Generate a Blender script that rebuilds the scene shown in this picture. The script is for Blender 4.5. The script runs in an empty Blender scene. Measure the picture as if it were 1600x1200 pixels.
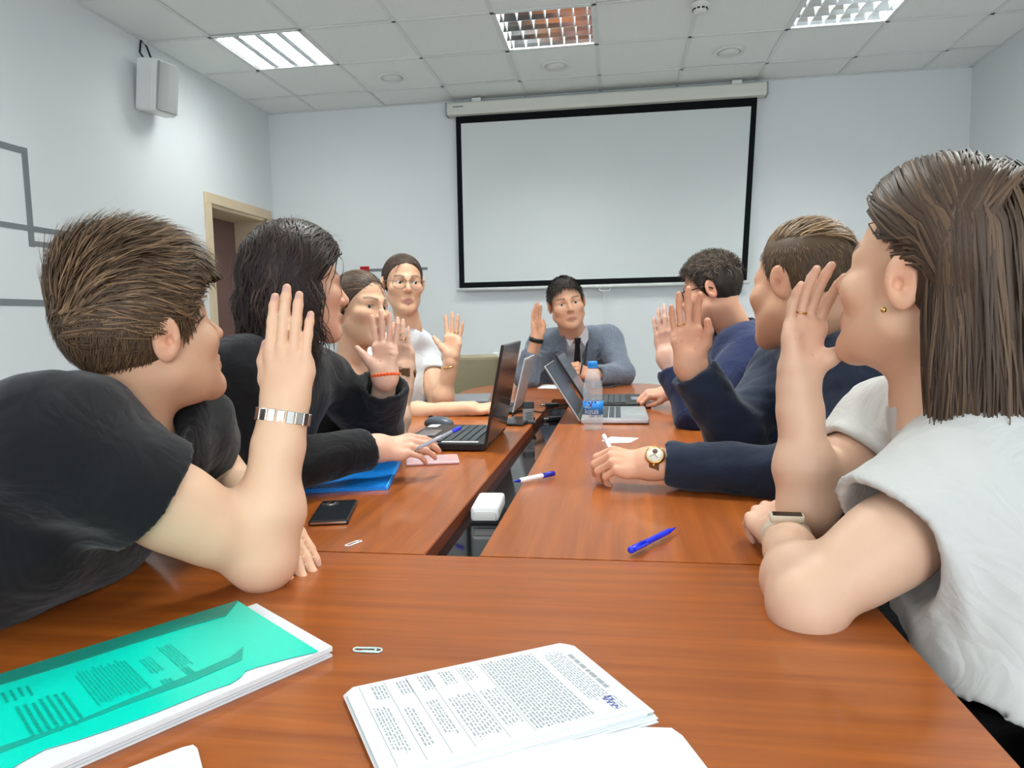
import bpy, bmesh, math, random, time
import numpy as np
from mathutils import Vector, Matrix
random.seed(7); np.random.seed(7)
T0 = time.time()
scene = bpy.context.scene
COL = scene.collection

# ------------------------------------------------------------------ camera
CAM_LOC = (0.0, 0.0, 1.086)
cam_data = bpy.data.cameras.new('camera')
cam = bpy.data.objects.new('camera', cam_data)
COL.objects.link(cam)
cam_data.sensor_width = 36.0
cam_data.lens = 36.0 * 1093.76 / 1600.0
cam_data.clip_start = 0.02
PITCH, YAW, ROLL = -0.0914, -0.1497, -0.0202
def cam_axes():
    cp, sp, cy, sy = math.cos(PITCH), math.sin(PITCH), math.cos(YAW), math.sin(YAW)
    fwd = Vector((sy * cp, cy * cp, sp)); right = Vector((cy, -sy, 0)); up = right.cross(fwd)
    c, s = math.cos(ROLL), math.sin(ROLL)
    return c * right + s * up, -s * right + c * up, fwd
_r, _u, _f = cam_axes()
cam.matrix_world = Matrix(((_r.x, _u.x, -_f.x, CAM_LOC[0]), (_r.y, _u.y, -_f.y, CAM_LOC[1]), (_r.z, _u.z, -_f.z, CAM_LOC[2]), (0, 0, 0, 1)))
scene.camera = cam

# ------------------------------------------------------------------ world, light, exposure
world = bpy.data.worlds.new('world'); scene.world = world
world.use_nodes = True
world.node_tree.nodes['Background'].inputs[0].default_value = (0.62, 0.74, 0.90, 1)
world.node_tree.nodes['Background'].inputs[1].default_value = 1.0
scene.view_settings.view_transform = 'Standard'
scene.view_settings.look = 'None'
scene.view_settings.exposure = 0.17
scene.view_settings.gamma = 1.0
scene.view_settings.use_curve_mapping = False

CEIL = 2.892           # ceiling height
XL, XR, YB, YF = -2.958, 2.625, 5.847, -2.4   # walls: left, right, screen wall, wall behind the camera
TZ = 0.74              # table top height

def area_light(name, loc, sx, sy, power, color=(1, 1, 1), spread=180, rot=(0, 0, 0)):
    d = bpy.data.lights.new(name, 'AREA'); d.shape = 'RECTANGLE'; d.size = sx; d.size_y = sy
    d.energy = power; d.color = color; d.spread = math.radians(spread)
    o = bpy.data.objects.new(name, d); COL.objects.link(o); o.location = loc; o.rotation_euler = rot
    return o
# the light of the recessed ceiling fixtures (their louvres keep it steep) ...
LAMPS = [(-2.218, 4.5526, .45, 170), (-.418, 4.5526, .62, 128), (1.382, 4.5526, .58, 128), (-2.218, 2.1526, .55, 150), (-0.418, 2.1526, 1.1, 150), (1.382, 2.1526, 1.25, 150),  # middle front entry: light added above the dark-looking louvre to brighten the screen
         (-2.218, -0.2474, .12, 150), (-0.418, -0.2474, .12, 150), (1.382, -0.2474, .12, 150)]
for x, y, e, sp in LAMPS:
    area_light('fixture_light', (x, y, CEIL + .058), 0.54, 0.54, 46 * e, (0.96, 1.0, 0.97), sp)
# ... and daylight from the windows in the wall behind the camera
for x, e in ((-1.6, 22), (0.9, 60)):
    area_light('window_daylight', (x, YF + 0.10, 1.65), 1.6, 1.5, e, (0.88, 0.95, 1.0), 180, (math.radians(90), 0, 0))

# ------------------------------------------------------------------ properties
def tag(o, label=None, cat=None, group=None, kind=None):
    if label: o['label'] = label
    if cat: o['category'] = cat
    if group: o['group'] = group
    if kind: o['kind'] = kind
    return o
def empty(name, loc=(0, 0, 0), rz=0.0):
    o = bpy.data.objects.new(name, None); COL.objects.link(o)
    o.location = loc; o.rotation_euler = (0, 0, rz); o.empty_display_size = 0.05
    return o
def link(name, me, mat=None, parent=None, smooth=False, autosmooth=None):
    o = bpy.data.objects.new(name, me); COL.objects.link(o)
    if mat is not None and not me.materials:
        for m in (mat if isinstance(mat, (list, tuple)) else [mat]): me.materials.append(m)
    if smooth and len(me.polygons):
        me.polygons.foreach_set('use_smooth', [True] * len(me.polygons))
    if parent is not None: o.parent = parent
    return o
def copy_tree(o, parent=None):
    c = o.copy(); COL.objects.link(c)
    if parent is not None: c.parent = parent
    for ch in list(o.children): copy_tree(ch, c)
    return c

# ------------------------------------------------------------------ materials
def S(h):   # sRGB hex -> linear rgba
    h = h.lstrip('#'); v = [int(h[i:i + 2], 16) / 255 for i in (0, 2, 4)]
    return tuple([(c / 12.92 if c <= .04045 else ((c + .055) / 1.055) ** 2.4) for c in v] + [1.0])
def mat(name, color, rough=0.5, metal=0.0, spec=0.5, noise=None, bump=None, coat=0.0, trans=0.0, ior=1.45, alpha=1.0, emis=None, sheen=0.0):
    """noise=(scale, amount) mottles the colour; bump=(scale, strength, distance)."""
    m = bpy.data.materials.new(name); m.use_nodes = True
    nt = m.node_tree; N = nt.nodes; L = nt.links; b = N['Principled BSDF']
    c = S(color) if isinstance(color, str) else tuple(color)
    b.inputs['Base Color'].default_value = c
    b.inputs['Roughness'].default_value = rough; b.inputs['Metallic'].default_value = metal
    b.inputs['Specular IOR Level'].default_value = spec
    b.inputs['Coat Weight'].default_value = coat; b.inputs['Coat Roughness'].default_value = 0.08
    b.inputs['Transmission Weight'].default_value = trans; b.inputs['IOR'].default_value = ior
    b.inputs['Alpha'].default_value = alpha
    if sheen:
        b.inputs['Sheen Weight'].default_value = sheen; b.inputs['Sheen Roughness'].default_value = 0.5
    if emis:
        b.inputs['Emission Color'].default_value = S(emis[0]) if isinstance(emis[0], str) else emis[0]
        b.inputs['Emission Strength'].default_value = emis[1]
    tc = N.new('ShaderNodeTexCoord')
    if noise:
        n = N.new('ShaderNodeTexNoise'); n.inputs['Scale'].default_value = noise[0]; n.inputs['Detail'].default_value = 4
        L.new(tc.outputs['Object'], n.inputs['Vector'])
        r = N.new('ShaderNodeMixRGB'); r.blend_type = 'MIX'
        k = noise[1]
        r.inputs[1].default_value = (c[0] * (1 - k), c[1] * (1 - k), c[2] * (1 - k), 1)
        r.inputs[2].default_value = (min(1, c[0] * (1 + k)), min(1, c[1] * (1 + k)), min(1, c[2] * (1 + k)), 1)
        L.new(n.outputs['Fac'], r.inputs[0]); L.new(r.outputs[0], b.inputs['Base Color'])
    if bump:
        n2 = N.new('ShaderNodeTexNoise'); n2.inputs['Scale'].default_value = bump[0]; n2.inputs['Detail'].default_value = 3
        L.new(tc.outputs['Object'], n2.inputs['Vector'])
        bp = N.new('ShaderNodeBump'); bp.inputs['Strength'].default_value = bump[1]; bp.inputs['Distance'].default_value = bump[2]
        L.new(n2.outputs['Fac'], bp.inputs['Height']); L.new(bp.outputs[0], b.inputs['Normal'])
    return m

# ------------------------------------------------------------------ mesh helpers
def bm_new(): return bmesh.new()
def bm_mesh(bm, name):
    me = bpy.data.meshes.new(name); bmesh.ops.recalc_face_normals(bm, faces=bm.faces); bm.to_mesh(me); bm.free(); return me
def add_box(bm, c, s, bev=0.0, rz=0.0, M=None, seg=1, mi=0):
    r = bmesh.ops.create_cube(bm, size=1.0)
    vs = r['verts']
    for v in vs: v.co = Vector((v.co.x * s[0], v.co.y * s[1], v.co.z * s[2]))
    if bev > 0:
        es = list({e for v in vs for e in v.link_edges})
        rr = bmesh.ops.bevel(bm, geom=es, offset=bev, segments=seg, affect='EDGES', profile=0.5)
        vs = list({v for f in rr['faces'] for v in f.verts} | {v for v in vs if v.is_valid})
    R = Matrix.Rotation(rz, 4, 'Z')
    fs = set()
    for v in vs:
        p = R @ v.co + Vector(c)
        v.co = (M @ p) if M is not None else p
        fs.update(v.link_faces)
    for f in fs: f.material_index = mi
    return vs
def box(name, c, s, m, parent=None, bev=0.0, rz=0.0, M=None, seg=2):
    bm = bm_new(); add_box(bm, c, s, bev, rz, M, seg); return link(name, bm_mesh(bm, name), m, parent)
def frame_on(d, hint=(0, 0, 1)):
    d = Vector(d).normalized(); h = Vector(hint)
    if abs(d.dot(h.normalized())) > 0.95: h = Vector((1, 0, 0)) if abs(d.x) < .9 else Vector((0, 1, 0))
    x = h.cross(d).normalized(); y = d.cross(x); return x, y, d
def add_tube(bm, pts, r, n=8, cap=True, mi=0, closed=False):
    pts = [Vector(p) for p in pts]; rs = r if isinstance(r, (list, tuple)) else [r] * len(pts)
    rings = []; m = len(pts); px = None
    for i, p in enumerate(pts):
        if closed: d = pts[(i + 1) % m] - pts[i - 1]
        else: d = pts[min(i + 1, m - 1)] - pts[max(i - 1, 0)]
        d.normalize()
        if px is None: x, y, _ = frame_on(d)
        else:
            x = (px - d * px.dot(d)).normalized(); y = d.cross(x)
        px = x
        rings.append([bm.verts.new(p + (x * math.cos(a) + y * math.sin(a)) * rs[i]) for a in [2 * math.pi * k / n for k in range(n)]])
    for i in range(m if closed else m - 1):
        a, b = rings[i], rings[(i + 1) % m]
        for k in range(n):
            f = bm.faces.new((a[k], a[(k + 1) % n], b[(k + 1) % n], b[k])); f.smooth = True; f.material_index = mi
    if cap and not closed:
        for ring in (rings[0], rings[-1]):
            f = bm.faces.new(ring); f.material_index = mi
def tube(name, pts, r, m, parent=None, n=8, closed=False):
    bm = bm_new(); add_tube(bm, pts, r, n, closed=closed); return link(name, bm_mesh(bm, name), m, parent)
def add_lathe(bm, prof, n=32, M=None, mi=0, smooth=True):
    rings = []
    for (r, z) in prof:
        if r < 1e-6: rings.append([bm.verts.new((0, 0, z))])
        else: rings.append([bm.verts.new((r * math.cos(2 * math.pi * k / n), r * math.sin(2 * math.pi * k / n), z)) for k in range(n)])
    for a, b in zip(rings, rings[1:]):
        for k in range(n):
            q = [a[k % len(a)], a[(k + 1) % len(a)], b[(k + 1) % len(b)], b[k % len(b)]]
            u = []
            for v in q:
                if v not in u: u.append(v)
            if len(u) >= 3:
                f = bm.faces.new(u); f.smooth = smooth; f.material_index = mi
    if M is not None:
        for ring in rings:
            for v in ring: v.co = M @ v.co
def lathe(name, prof, m, parent=None, n=32, M=None):
    bm = bm_new(); add_lathe(bm, prof, n, M); return link(name, bm_mesh(bm, name), m, parent)
def add_prism(bm, poly, z0, z1, M=None, mi=0):
    a = [bm.verts.new((p[0], p[1], z0)) for p in poly]; b = [bm.verts.new((p[0], p[1], z1)) for p in poly]
    n = len(poly); fs = [bm.faces.new(a[::-1]), bm.faces.new(b)]
    for i in range(n): fs.append(bm.faces.new((a[i], a[(i + 1) % n], b[(i + 1) % n], b[i])))
    for f in fs: f.material_index = mi
    if M is not None:
        for v in a + b: v.co = M @ v.co
    return a + b
def prism(name, poly, z0, z1, m, parent=None, M=None, bev=0.0):
    bm = bm_new(); add_prism(bm, poly, z0, z1, M)
    if bev:
        bmesh.ops.recalc_face_normals(bm, faces=bm.faces)
        es = [e for e in bm.edges if e.calc_face_angle(0) > 0.5]
        bmesh.ops.bevel(bm, geom=es, offset=bev, segments=2, affect='EDGES')
    return link(name, bm_mesh(bm, name), m, parent)
def mtx(loc, x, y, z):
    return Matrix(((x[0], y[0], z[0], loc[0]), (x[1], y[1], z[1], loc[1]), (x[2], y[2], z[2], loc[2]), (0, 0, 0, 1)))
def place(loc, rz=0.0, tilt=None):
    return Matrix.Translation(loc) @ Matrix.Rotation(rz, 4, 'Z')
def text_mesh(name, body, size, m, parent, M, depth=0.0002, align='CENTER', bold=0.0):
    cu = bpy.data.curves.new(name, 'FONT'); cu.body = body; cu.size = size; cu.align_x = align; cu.align_y = 'CENTER'
    cu.extrude = depth; cu.offset = bold; cu.resolution_u = 3
    o = bpy.data.objects.new(name, cu); COL.objects.link(o)
    dg = bpy.context.evaluated_depsgraph_get()
    me = bpy.data.meshes.new_from_object(o.evaluated_get(dg)); bpy.data.objects.remove(o); bpy.data.curves.remove(cu)
    me.name = name; me.transform(M)
    return link(name, me, m, parent)

# ------------------------------------------------------------------ distance-field modelling for the figures
F4 = np.float32
def nv(a):
    a = np.asarray(a, dtype=np.float64); return a / max(np.linalg.norm(a), 1e-12)
class Cone:                       # tapered capsule
    def __init__(s, a, b, ra, rb):
        s.a = np.asarray(a, F4); s.b = np.asarray(b, F4); s.ra = ra; s.rb = rb
        s.d = s.b - s.a; s.l2 = max(float(s.d @ s.d), 1e-10); s.c = (s.a + s.b) / 2; s.R = math.sqrt(s.l2) / 2 + max(ra, rb)
    def ev(s, P):
        q = P - s.a; t = np.clip(q @ s.d / s.l2, 0, 1)
        q = q - t[:, None] * s.d
        return np.sqrt(np.einsum('ij,ij->i', q, q)) - (s.ra + (s.rb - s.ra) * t)
class Chain:                      # polyline of tapered capsules, smoothly joined
    def __init__(s, pts, rs, k=0.012):
        s.seg = [Cone(pts[i], pts[i + 1], rs[i], rs[i + 1]) for i in range(len(pts) - 1)]; s.k = k
        p = np.asarray(pts, F4); s.c = (p.min(0) + p.max(0)) / 2; s.R = float(np.linalg.norm(p - s.c, axis=1).max()) + max(rs)
    def ev(s, P):
        d = s.seg[0].ev(P)
        for g in s.seg[1:]: d = smin(d, g.ev(P), s.k)
        return d
class Ell:                        # ellipsoid, axes = columns of A
    def __init__(s, c, r, A=None):
        s.c = np.asarray(c, F4); s.r = np.asarray(r, F4); s.A = None if A is None else np.asarray(A, F4); s.R = float(max(r))
    def ev(s, P):
        q = P - s.c
        if s.A is not None: q = q @ s.A
        k0 = np.sqrt(((q / s.r) ** 2).sum(1)); k1 = np.sqrt(((q / (s.r * s.r)) ** 2).sum(1))
        return np.where(k1 > 1e-6, k0 * (k0 - 1) / np.maximum(k1, 1e-6), -float(s.r.min()))
class Slab:                       # capsule swept sideways: half widths wa..wb along lat, radius ra..rb
    def __init__(s, a, b, lat, wa, wb, ra, rb, flat=1.0):
        s.a = np.asarray(a, F4); s.d = np.asarray(b, F4) - s.a; s.l2 = max(float(s.d @ s.d), 1e-10)
        lat = nv(lat); dd = nv(s.d); lat = nv(lat - dd * (lat @ dd)); s.lat = lat.astype(F4)
        s.w = (wa, wb); s.r = (ra, rb); s.c = s.a + s.d / 2; s.R = math.sqrt(s.l2) / 2 + max(wa, wb) + max(ra, rb)
    def ev(s, P):
        q = P - s.a; t = np.clip(q @ s.d / s.l2, 0, 1); q = q - t[:, None] * s.d
        w = s.w[0] + (s.w[1] - s.w[0]) * t; u = q @ s.lat; u = u - np.clip(u, -w, w)
        q = q - (q @ s.lat)[:, None] * s.lat + u[:, None] * s.lat
        return np.sqrt(np.einsum('ij,ij->i', q, q)) - (s.r[0] + (s.r[1] - s.r[0]) * t)
class Half:                       # half space: inside where (p-c).n < 0
    def __init__(s, c, n): s.c0 = np.asarray(c, F4); s.n = nv(n).astype(F4); s.c = s.c0; s.R = 1e3
    def ev(s, P): return (P - s.c0) @ s.n
class Inter:                      # intersection of nodes
    def __init__(s, *n): s.n = n; s.c = n[0].c; s.R = n[0].R
    def ev(s, P):
        d = s.n[0].ev(P)
        for m in s.n[1:]: d = np.maximum(d, m.ev(P))
        return d
class Fingers:                    # palm with fingers that blend into the palm but not into each other
    def __init__(s, palm, fingers, k):
        s.palm = palm; s.f = fingers; s.k = k
        cs = np.array([p.c for p, _ in palm] + [f.c for f in fingers]); s.c = cs.mean(0).astype(F4)
        s.R = float(max(np.linalg.norm(x.c - s.c) + x.R for x in [p for p, _ in palm] + fingers))
    def ev(s, P):
        d = s.palm[0][0].ev(P)
        for p, k in s.palm[1:]: d = smin(d, p.ev(P), k)
        out = d; pc = P.mean(0); pr = float(np.linalg.norm(P - pc, axis=1).max())
        for f in s.f:
            if np.linalg.norm(pc - f.c) - f.R > pr + 0.02: continue
            out = np.minimum(out, smin(d, f.ev(P), s.k))
        return out
def smin(a, b, k):
    if k <= 0: return np.minimum(a, b)
    h = np.maximum(k - np.abs(a - b), 0) / k
    return np.minimum(a, b) - h * h * k * 0.25
def smax(a, b, k): return -smin(-a, -b, k)
class Field:
    """ops: list of (op, node, k); op '+' union, '-' cut, '&' clip. disp: optional function added to the distance."""
    def __init__(s, ops, disp=None, dmax=0.0): s.ops = ops; s.disp = disp; s.dmax = dmax
    def ev(s, P, ops=None):
        d = None; add = None
        if s.disp is not None:
            w = s.disp(P)
            if isinstance(w, tuple): P = P + w[0]; add = w[1]
            elif w.ndim == 2: P = P + w
            else: add = w
        for op, n, k in (s.ops if ops is None else ops):
            e = n.ev(P)
            if d is None: d = e
            elif op == '+': d = smin(d, e, k)
            elif op == '-': d = smax(d, -e, k)
            else: d = smax(d, e, k)
        if d is None: d = np.full(len(P), 1e3, F4)
        if add is not None: d = d + add
        return d
    def mesh(s, h, n=14):
        """surface nets on sparse blocks of n^3 cells of size h -> (verts, quads)"""
        pos = [o for o in s.ops if o[0] == '+']
        lo = np.min([o[1].c - o[1].R for o in pos], 0) - 3 * h; hi = np.max([o[1].c + o[1].R for o in pos], 0) + 3 * h
        B = n * h; nb = np.ceil((hi - lo) / B).astype(int) + 1
        gi = np.stack(np.meshgrid(*[np.arange(k) for k in nb], indexing='ij'), -1).reshape(-1, 3)
        cen = (lo + (gi + 0.5) * B).astype(F4); rad = B * 0.8661
        dn = np.stack([o[1].ev(cen) for o in s.ops])
        du = np.min(dn[[i for i, o in enumerate(s.ops) if o[0] == '+']], 0)
        act = np.where(du < rad * 1.35 + s.dmax + 0.03)[0]
        gx = np.arange(n + 1)
        loc = np.stack(np.meshgrid(gx, gx, gx, indexing='ij'), -1).reshape(-1, 3)
        G = (nb * n + 4).astype(np.int64)
        ids, verts, edges = [], [], []
        cidx = np.stack(np.meshgrid(gx[:-1], gx[:-1], gx[:-1], indexing='ij'), -1).reshape(-1, 3)
        for b in act:
            use = []
            for i, o in enumerate(s.ops):
                k = o[2]
                if o[0] == '+':
                    if dn[i, b] < max(rad * 1.25 + k + s.dmax, du[b] + 2 * rad + k): use.append(o)
                elif o[0] == '-':
                    if dn[i, b] < rad * 1.25 + k + s.dmax: use.append(o)
                else: use.append(o)
            if not use or use[0][0] != '+': continue
            base = gi[b] * n
            P = (lo + (base + loc) * h).astype(F4)
            D = s.ev(P, use).reshape(n + 1, n + 1, n + 1)
            if D.min() > 0 or D.max() < 0: continue
            I = D < 0
            cnt = sum(I[x:x + n, y:y + n, z:z + n].astype(np.int8) for x in (0, 1) for y in (0, 1) for z in (0, 1))
            ac = np.argwhere((cnt > 0) & (cnt < 8))
            if len(ac) == 0: continue
            acc = np.zeros((len(ac), 3)); num = np.zeros(len(ac))
            for ax in range(3):
                for da in (0, 1):
                    for db in (0, 1):
                        o0 = np.zeros(3, int); o0[(ax + 1) % 3] = da; o0[(ax + 2) % 3] = db
                        o1 = o0.copy(); o1[ax] = 1
                        a = ac + o0; c = ac + o1
                        d0 = D[a[:, 0], a[:, 1], a[:, 2]]; d1 = D[c[:, 0], c[:, 1], c[:, 2]]
                        m = (d0 < 0) != (d1 < 0)
                        t = np.where(m, d0 / np.where(m, d0 - d1, 1), 0)
                        pt = a.astype(float); pt[:, ax] += t
                        acc[m] += pt[m]; num[m] += 1
            acc /= np.maximum(num, 1)[:, None]
            g = (base + ac).astype(np.int64)
            ids.append((g[:, 0] * G[1] + g[:, 1]) * G[2] + g[:, 2]); verts.append(lo + (base + acc) * h)
            for ax in range(3):
                sl0 = [slice(0, n)] * 3; sl1 = [slice(0, n)] * 3; sl1[ax] = slice(1, n + 1)
                a = I[tuple(sl0)]; c = I[tuple(sl1)]
                e = np.argwhere(a != c)
                if len(e):
                    edges.append((ax, (base + e).astype(np.int64), a[e[:, 0], e[:, 1], e[:, 2]]))
        if not ids: return np.zeros((0, 3)), np.zeros((0, 4), int)
        ids = np.concatenate(ids); verts = np.concatenate(verts)
        order = np.argsort(ids); ids = ids[order]; verts = verts[order]
        quads = []
        for ax, e, inside in edges:
            a1, a2 = (ax + 1) % 3, (ax + 2) % 3
            cs = []
            for d1, d2 in ((0, 0), (-1, 0), (-1, -1), (0, -1)):
                c = e.copy(); c[:, a1] += d1; c[:, a2] += d2
                cs.append((c[:, 0] * G[1] + c[:, 1]) * G[2] + c[:, 2])
            cs = np.stack(cs, 1)
            w = np.searchsorted(ids, cs); w = np.minimum(w, len(ids) - 1)
            ok = (ids[w] == cs).all(1)
            q = w[ok]; ins = inside[ok]
            q[~ins] = q[~ins][:, ::-1]
            quads.append(q)
        return verts, np.concatenate(quads)
def relax(v, q, it=1, lam=0.5):
    """a few umbrella steps take the grid out of the surface"""
    for _ in range(it):
        s = np.zeros_like(v); c = np.zeros(len(v))
        for i in range(4):
            a, b = q[:, i], q[:, (i + 1) % 4]
            np.add.at(s, a, v[b]); np.add.at(c, a, 1); np.add.at(s, b, v[a]); np.add.at(c, b, 1)
        v = v + lam * (s / np.maximum(c, 1)[:, None] - v)
    return v
def np_mesh(name, v, q, cols=None, smooth=True, midx=None):
    me = bpy.data.meshes.new(name)
    q = np.asarray(q); k = q.shape[1]
    me.vertices.add(len(v)); me.vertices.foreach_set('co', np.asarray(v, np.float32).ravel())
    me.loops.add(len(q) * k); me.loops.foreach_set('vertex_index', q.astype(np.int32).ravel())
    me.polygons.add(len(q)); me.polygons.foreach_set('loop_start', np.arange(0, len(q) * k, k, dtype=np.int32))
    me.update(calc_edges=True)
    if smooth: me.polygons.foreach_set('use_smooth', np.ones(len(q), bool))
    if midx is not None: me.polygons.foreach_set('material_index', np.asarray(midx, np.int32))
    if cols is not None:
        at = me.color_attributes.new('tint', 'FLOAT_COLOR', 'POINT')
        c4 = np.ones((len(v), 4), np.float32); c4[:, :3] = cols
        at.data.foreach_set('color', c4.ravel())
    me.validate()
    return me
def join(parts):
    V, Q, C, o = [], [], [], 0
    for p in parts:
        V.append(p[0]); Q.append(p[1] + o); o += len(p[0])
        if len(p) > 2: C.append(p[2])
    return np.concatenate(V), np.concatenate(Q), (np.concatenate(C) if C else None)
def wave_noise(seed, freq, n=5, stretch=(1, 1, 1)):
    """smooth pseudo noise: a sum of warped sines"""
    r = np.random.RandomState(seed); st = np.asarray(stretch, float)
    K = [(nv(r.randn(3)) * freq * r.uniform(.7, 1.5) * st).astype(F4) for _ in range(n)]; ph = r.uniform(0, 6.28, n)
    def fn(P):
        w = np.sin(P @ K[0] * 0.6 + ph[0])
        s = 0
        for k, p in zip(K, ph): s = s + np.sin(P @ k + p + 1.3 * w)
        return s / n
    return fn

def warp(seed, amp, f=26, amp2=None, f2=58, st=(1, 1, 1)):
    """cloth folds: bends space a little, so shells keep their thickness"""
    a = [wave_noise(seed + i, f, 5, st) for i in range(3)]; b = [wave_noise(seed + 5 + i, f2, 5, st) for i in range(3)]
    a2 = amp * .45 if amp2 is None else amp2
    return lambda P: np.stack([amp * a[i](P) + a2 * b[i](P) for i in range(3)], 1).astype(F4)

# ------------------------------------------------------------------ figures: heads, hands, arms, clothes, hair
A3 = lambda *v: np.array(v, float)
def tint_mat(name, rough=0.5, sss=0.0, spec=0.5, bump=None, sheen=0.0, aniso=None):
    m = mat(name, 'ffffff', rough, spec=spec, bump=bump, sheen=sheen)
    nt = m.node_tree; a = nt.nodes.new('ShaderNodeVertexColor'); a.layer_name = 'tint'
    b = nt.nodes['Principled BSDF']; nt.links.new(a.outputs[0], b.inputs['Base Color'])
    if sss:
        b.inputs['Subsurface Weight'].default_value = sss; b.inputs['Subsurface Radius'].default_value = (1.0, 0.35, 0.2); b.inputs['Subsurface Scale'].default_value = 0.006
    return m
SKIN = tint_mat('skin', 0.48, 0.12, 0.4, bump=(420, 0.12, 0.0006))
HAIR = tint_mat('hair', 0.50, 0, 0.32)
EYE = tint_mat('eye', 0.12)
def gauss(P, c, r):
    return np.exp(-(((P - np.asarray(c)) / np.asarray(r)) ** 2).sum(1))
T_UP = [(.018, -.006, .020), (.036, -.013, .046), (.044, -.014, .074), (.041, -.010, .100)]
T_OUT = [(.018, -.006, .018), (.040, -.012, .040), (.060, -.014, .062), (.078, -.014, .082)]
class Pose:
    """head frame: x to the person's right, y to the face, z to the crown"""
    def __init__(s, fwd, up, ear=None, ear_side=1, pos=None, scale=1.0):
        y = nv(fwd); z = nv(np.asarray(up) - y * (np.asarray(up) @ y)); x = np.cross(y, z)
        s.R = np.stack([x, y, z], 1); s.s = scale
        s.pos = np.asarray(pos, float) if pos is not None else np.asarray(ear, float) - s.R @ (A3(ear_side * .079, -.012, -.005) * scale)
    def w(s, p): return s.pos + (np.asarray(p) * s.s) @ s.R.T
    def l(s, p): return (np.asarray(p, float) - s.pos) @ s.R / s.s
    def ld(s, d): return np.asarray(d, float) @ s.R
def head_part(ps, neck_base, tone, lips=(0.42, 0.13, 0.11), fem=False, brow=(.06, .035, .022), h=0.003, neck_r=None, chest=None, jaw=1.0, wide=1.0, stubble=0.0, cheek=0.10, gaze=(0, 0)):
    nb = ps.l(neck_base); f = fem
    nr = neck_r or (.046 if f else .056)
    W = wide
    o = [('+', Ell((0, -.012, .030), (.0755 * W, .093, .088)), 0),
         ('+', Ell((0, .030, -.040), ((.060 if f else .064) * W, .060, .084)), .02)]
    for sx in (-1, 1):
        jr = .018 if f else .022
        o.append(('+', Cone((sx * .050 * W * jaw, .002, -.058), (sx * .016, .070, -.106), jr, .014), .03))
        o.append(('+', Ell((sx * .043 * W, .054, -.026), (.026, .024, .022)), .02))
        o.append(('+', Cone((sx * .012, .079, .017), (sx * .044 * W, .060, .014), .0105, .010), .018))
    o += [('+', Cone((0, .074, -.109), (0, .075, -.104), .0155, .015), .02),
          ('+', Cone((0, .082, .010), (0, .106, -.030), .0065, .0095), .013),
          ('+', Cone((0, .103, -.033), (0, .097, -.038), .0095, .008), .008)]
    for sx in (-1, 1):
        o.append(('+', Cone((sx * .011, .094, -.036), (sx * .0105, .088, -.035), .0068, .006), .006))
        o.append(('-', Ell((sx * .032 * W, .096, -.001), (.019, .020, .0115)), .014))
    for sx in (-1, 1):
        e = A3(sx * .0315 * W, .0655, -.002)
        o.append(('+', Inter(Cone(e, e + A3(0, 0, 1e-4), .0142, .0142)), .004))
        o.append(('-', Ell(e + A3(0, .015, -.001), (.0135, .010, .0043)), .0015))
        # ears
        A = Matrix.Rotation(sx * math.radians(-24), 3, 'Z') @ Matrix.Rotation(math.radians(-12), 3, 'X')
        A = np.array(A)
        ec = A3(sx * .079 * W, -.014, -.004)
        o.append(('+', Ell(ec, (.0075, .0185, .033), A), .006))
        o.append(('-', Ell(ec + A @ A3(sx * .0085, .001, .003), (.0065, .0125, .024), A), .003))
        o.append(('+', Cone(ec + A @ A3(sx * .001, -.002, -.009), ec + A @ A3(sx * .002, .010, -.002), .0042, .004), .004))
        o.append(('-', Ell(ec + A @ A3(sx * .003, .004, -.002), (.006, .0055, .0075), A), .003))
    # mouth
    o += [('+', Cone((-.020, .083, -.0695), (0, .0925, -.0675), .0042, .0062), .008), ('+', Cone((.020, .083, -.0695), (0, .0925, -.0675), .0042, .0062), .008),
          ('+', Cone((-.016, .083, -.0775), (0, .090, -.0795), .0045, .0072), .008), ('+', Cone((.016, .083, -.0775), (0, .090, -.0795), .0045, .0072), .008),
          ('-', Chain([(-.024, .088, -.0735), (0, .1005, -.0728), (.024, .088, -.0735)], [.0014, .0016, .0014], .002), .002)]
    # neck and the top of the chest
    o += [('+', Cone((0, -.028, -.055), nb, nr * 1.0, nr * 1.06), .03)]
    if chest is not None:
        for n in chest(ps): o.append(('+', n, .05))
    F = Field(o)
    v, q = F.mesh(h)
    v = relax(v, q, 1, 0.4)
    tone = np.asarray(tone, float)
    c = np.tile(tone, (len(v), 1))
    red = tone * A3(1.08, .72, .66)
    def mixc(w, col):
        nonlocal c
        w = np.clip(w, 0, 1)[:, None]; c = c * (1 - w) + np.asarray(col) * w
    for sx in (-1, 1):
        mixc(gauss(v, (sx * .045, .06, -.035), (.022, .03, .02)) * cheek * 3, red)
        mixc(gauss(v, (sx * .082, -.016, -.004), (.014, .022, .034)) * .45, red)
    mixc(gauss(v, (0, .112, -.034), (.014, .014, .012)) * .35, red)
    if stubble:
        st = ((v[:, 2] < -.045) & (v[:, 1] > .0)) * np.clip((-.045 - v[:, 2]) / .03, 0, 1) * (v[:, 2] > -.14)
        mixc(st * stubble, tone * A3(.62, .62, .64))
    lw = np.exp(-((v[:, 0] / .0215) ** 4)) * np.exp(-(((v[:, 2] + .0735) / .0095) ** 4)) * (v[:, 1] > .078)
    mixc(lw * 1.0, lips)
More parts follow.
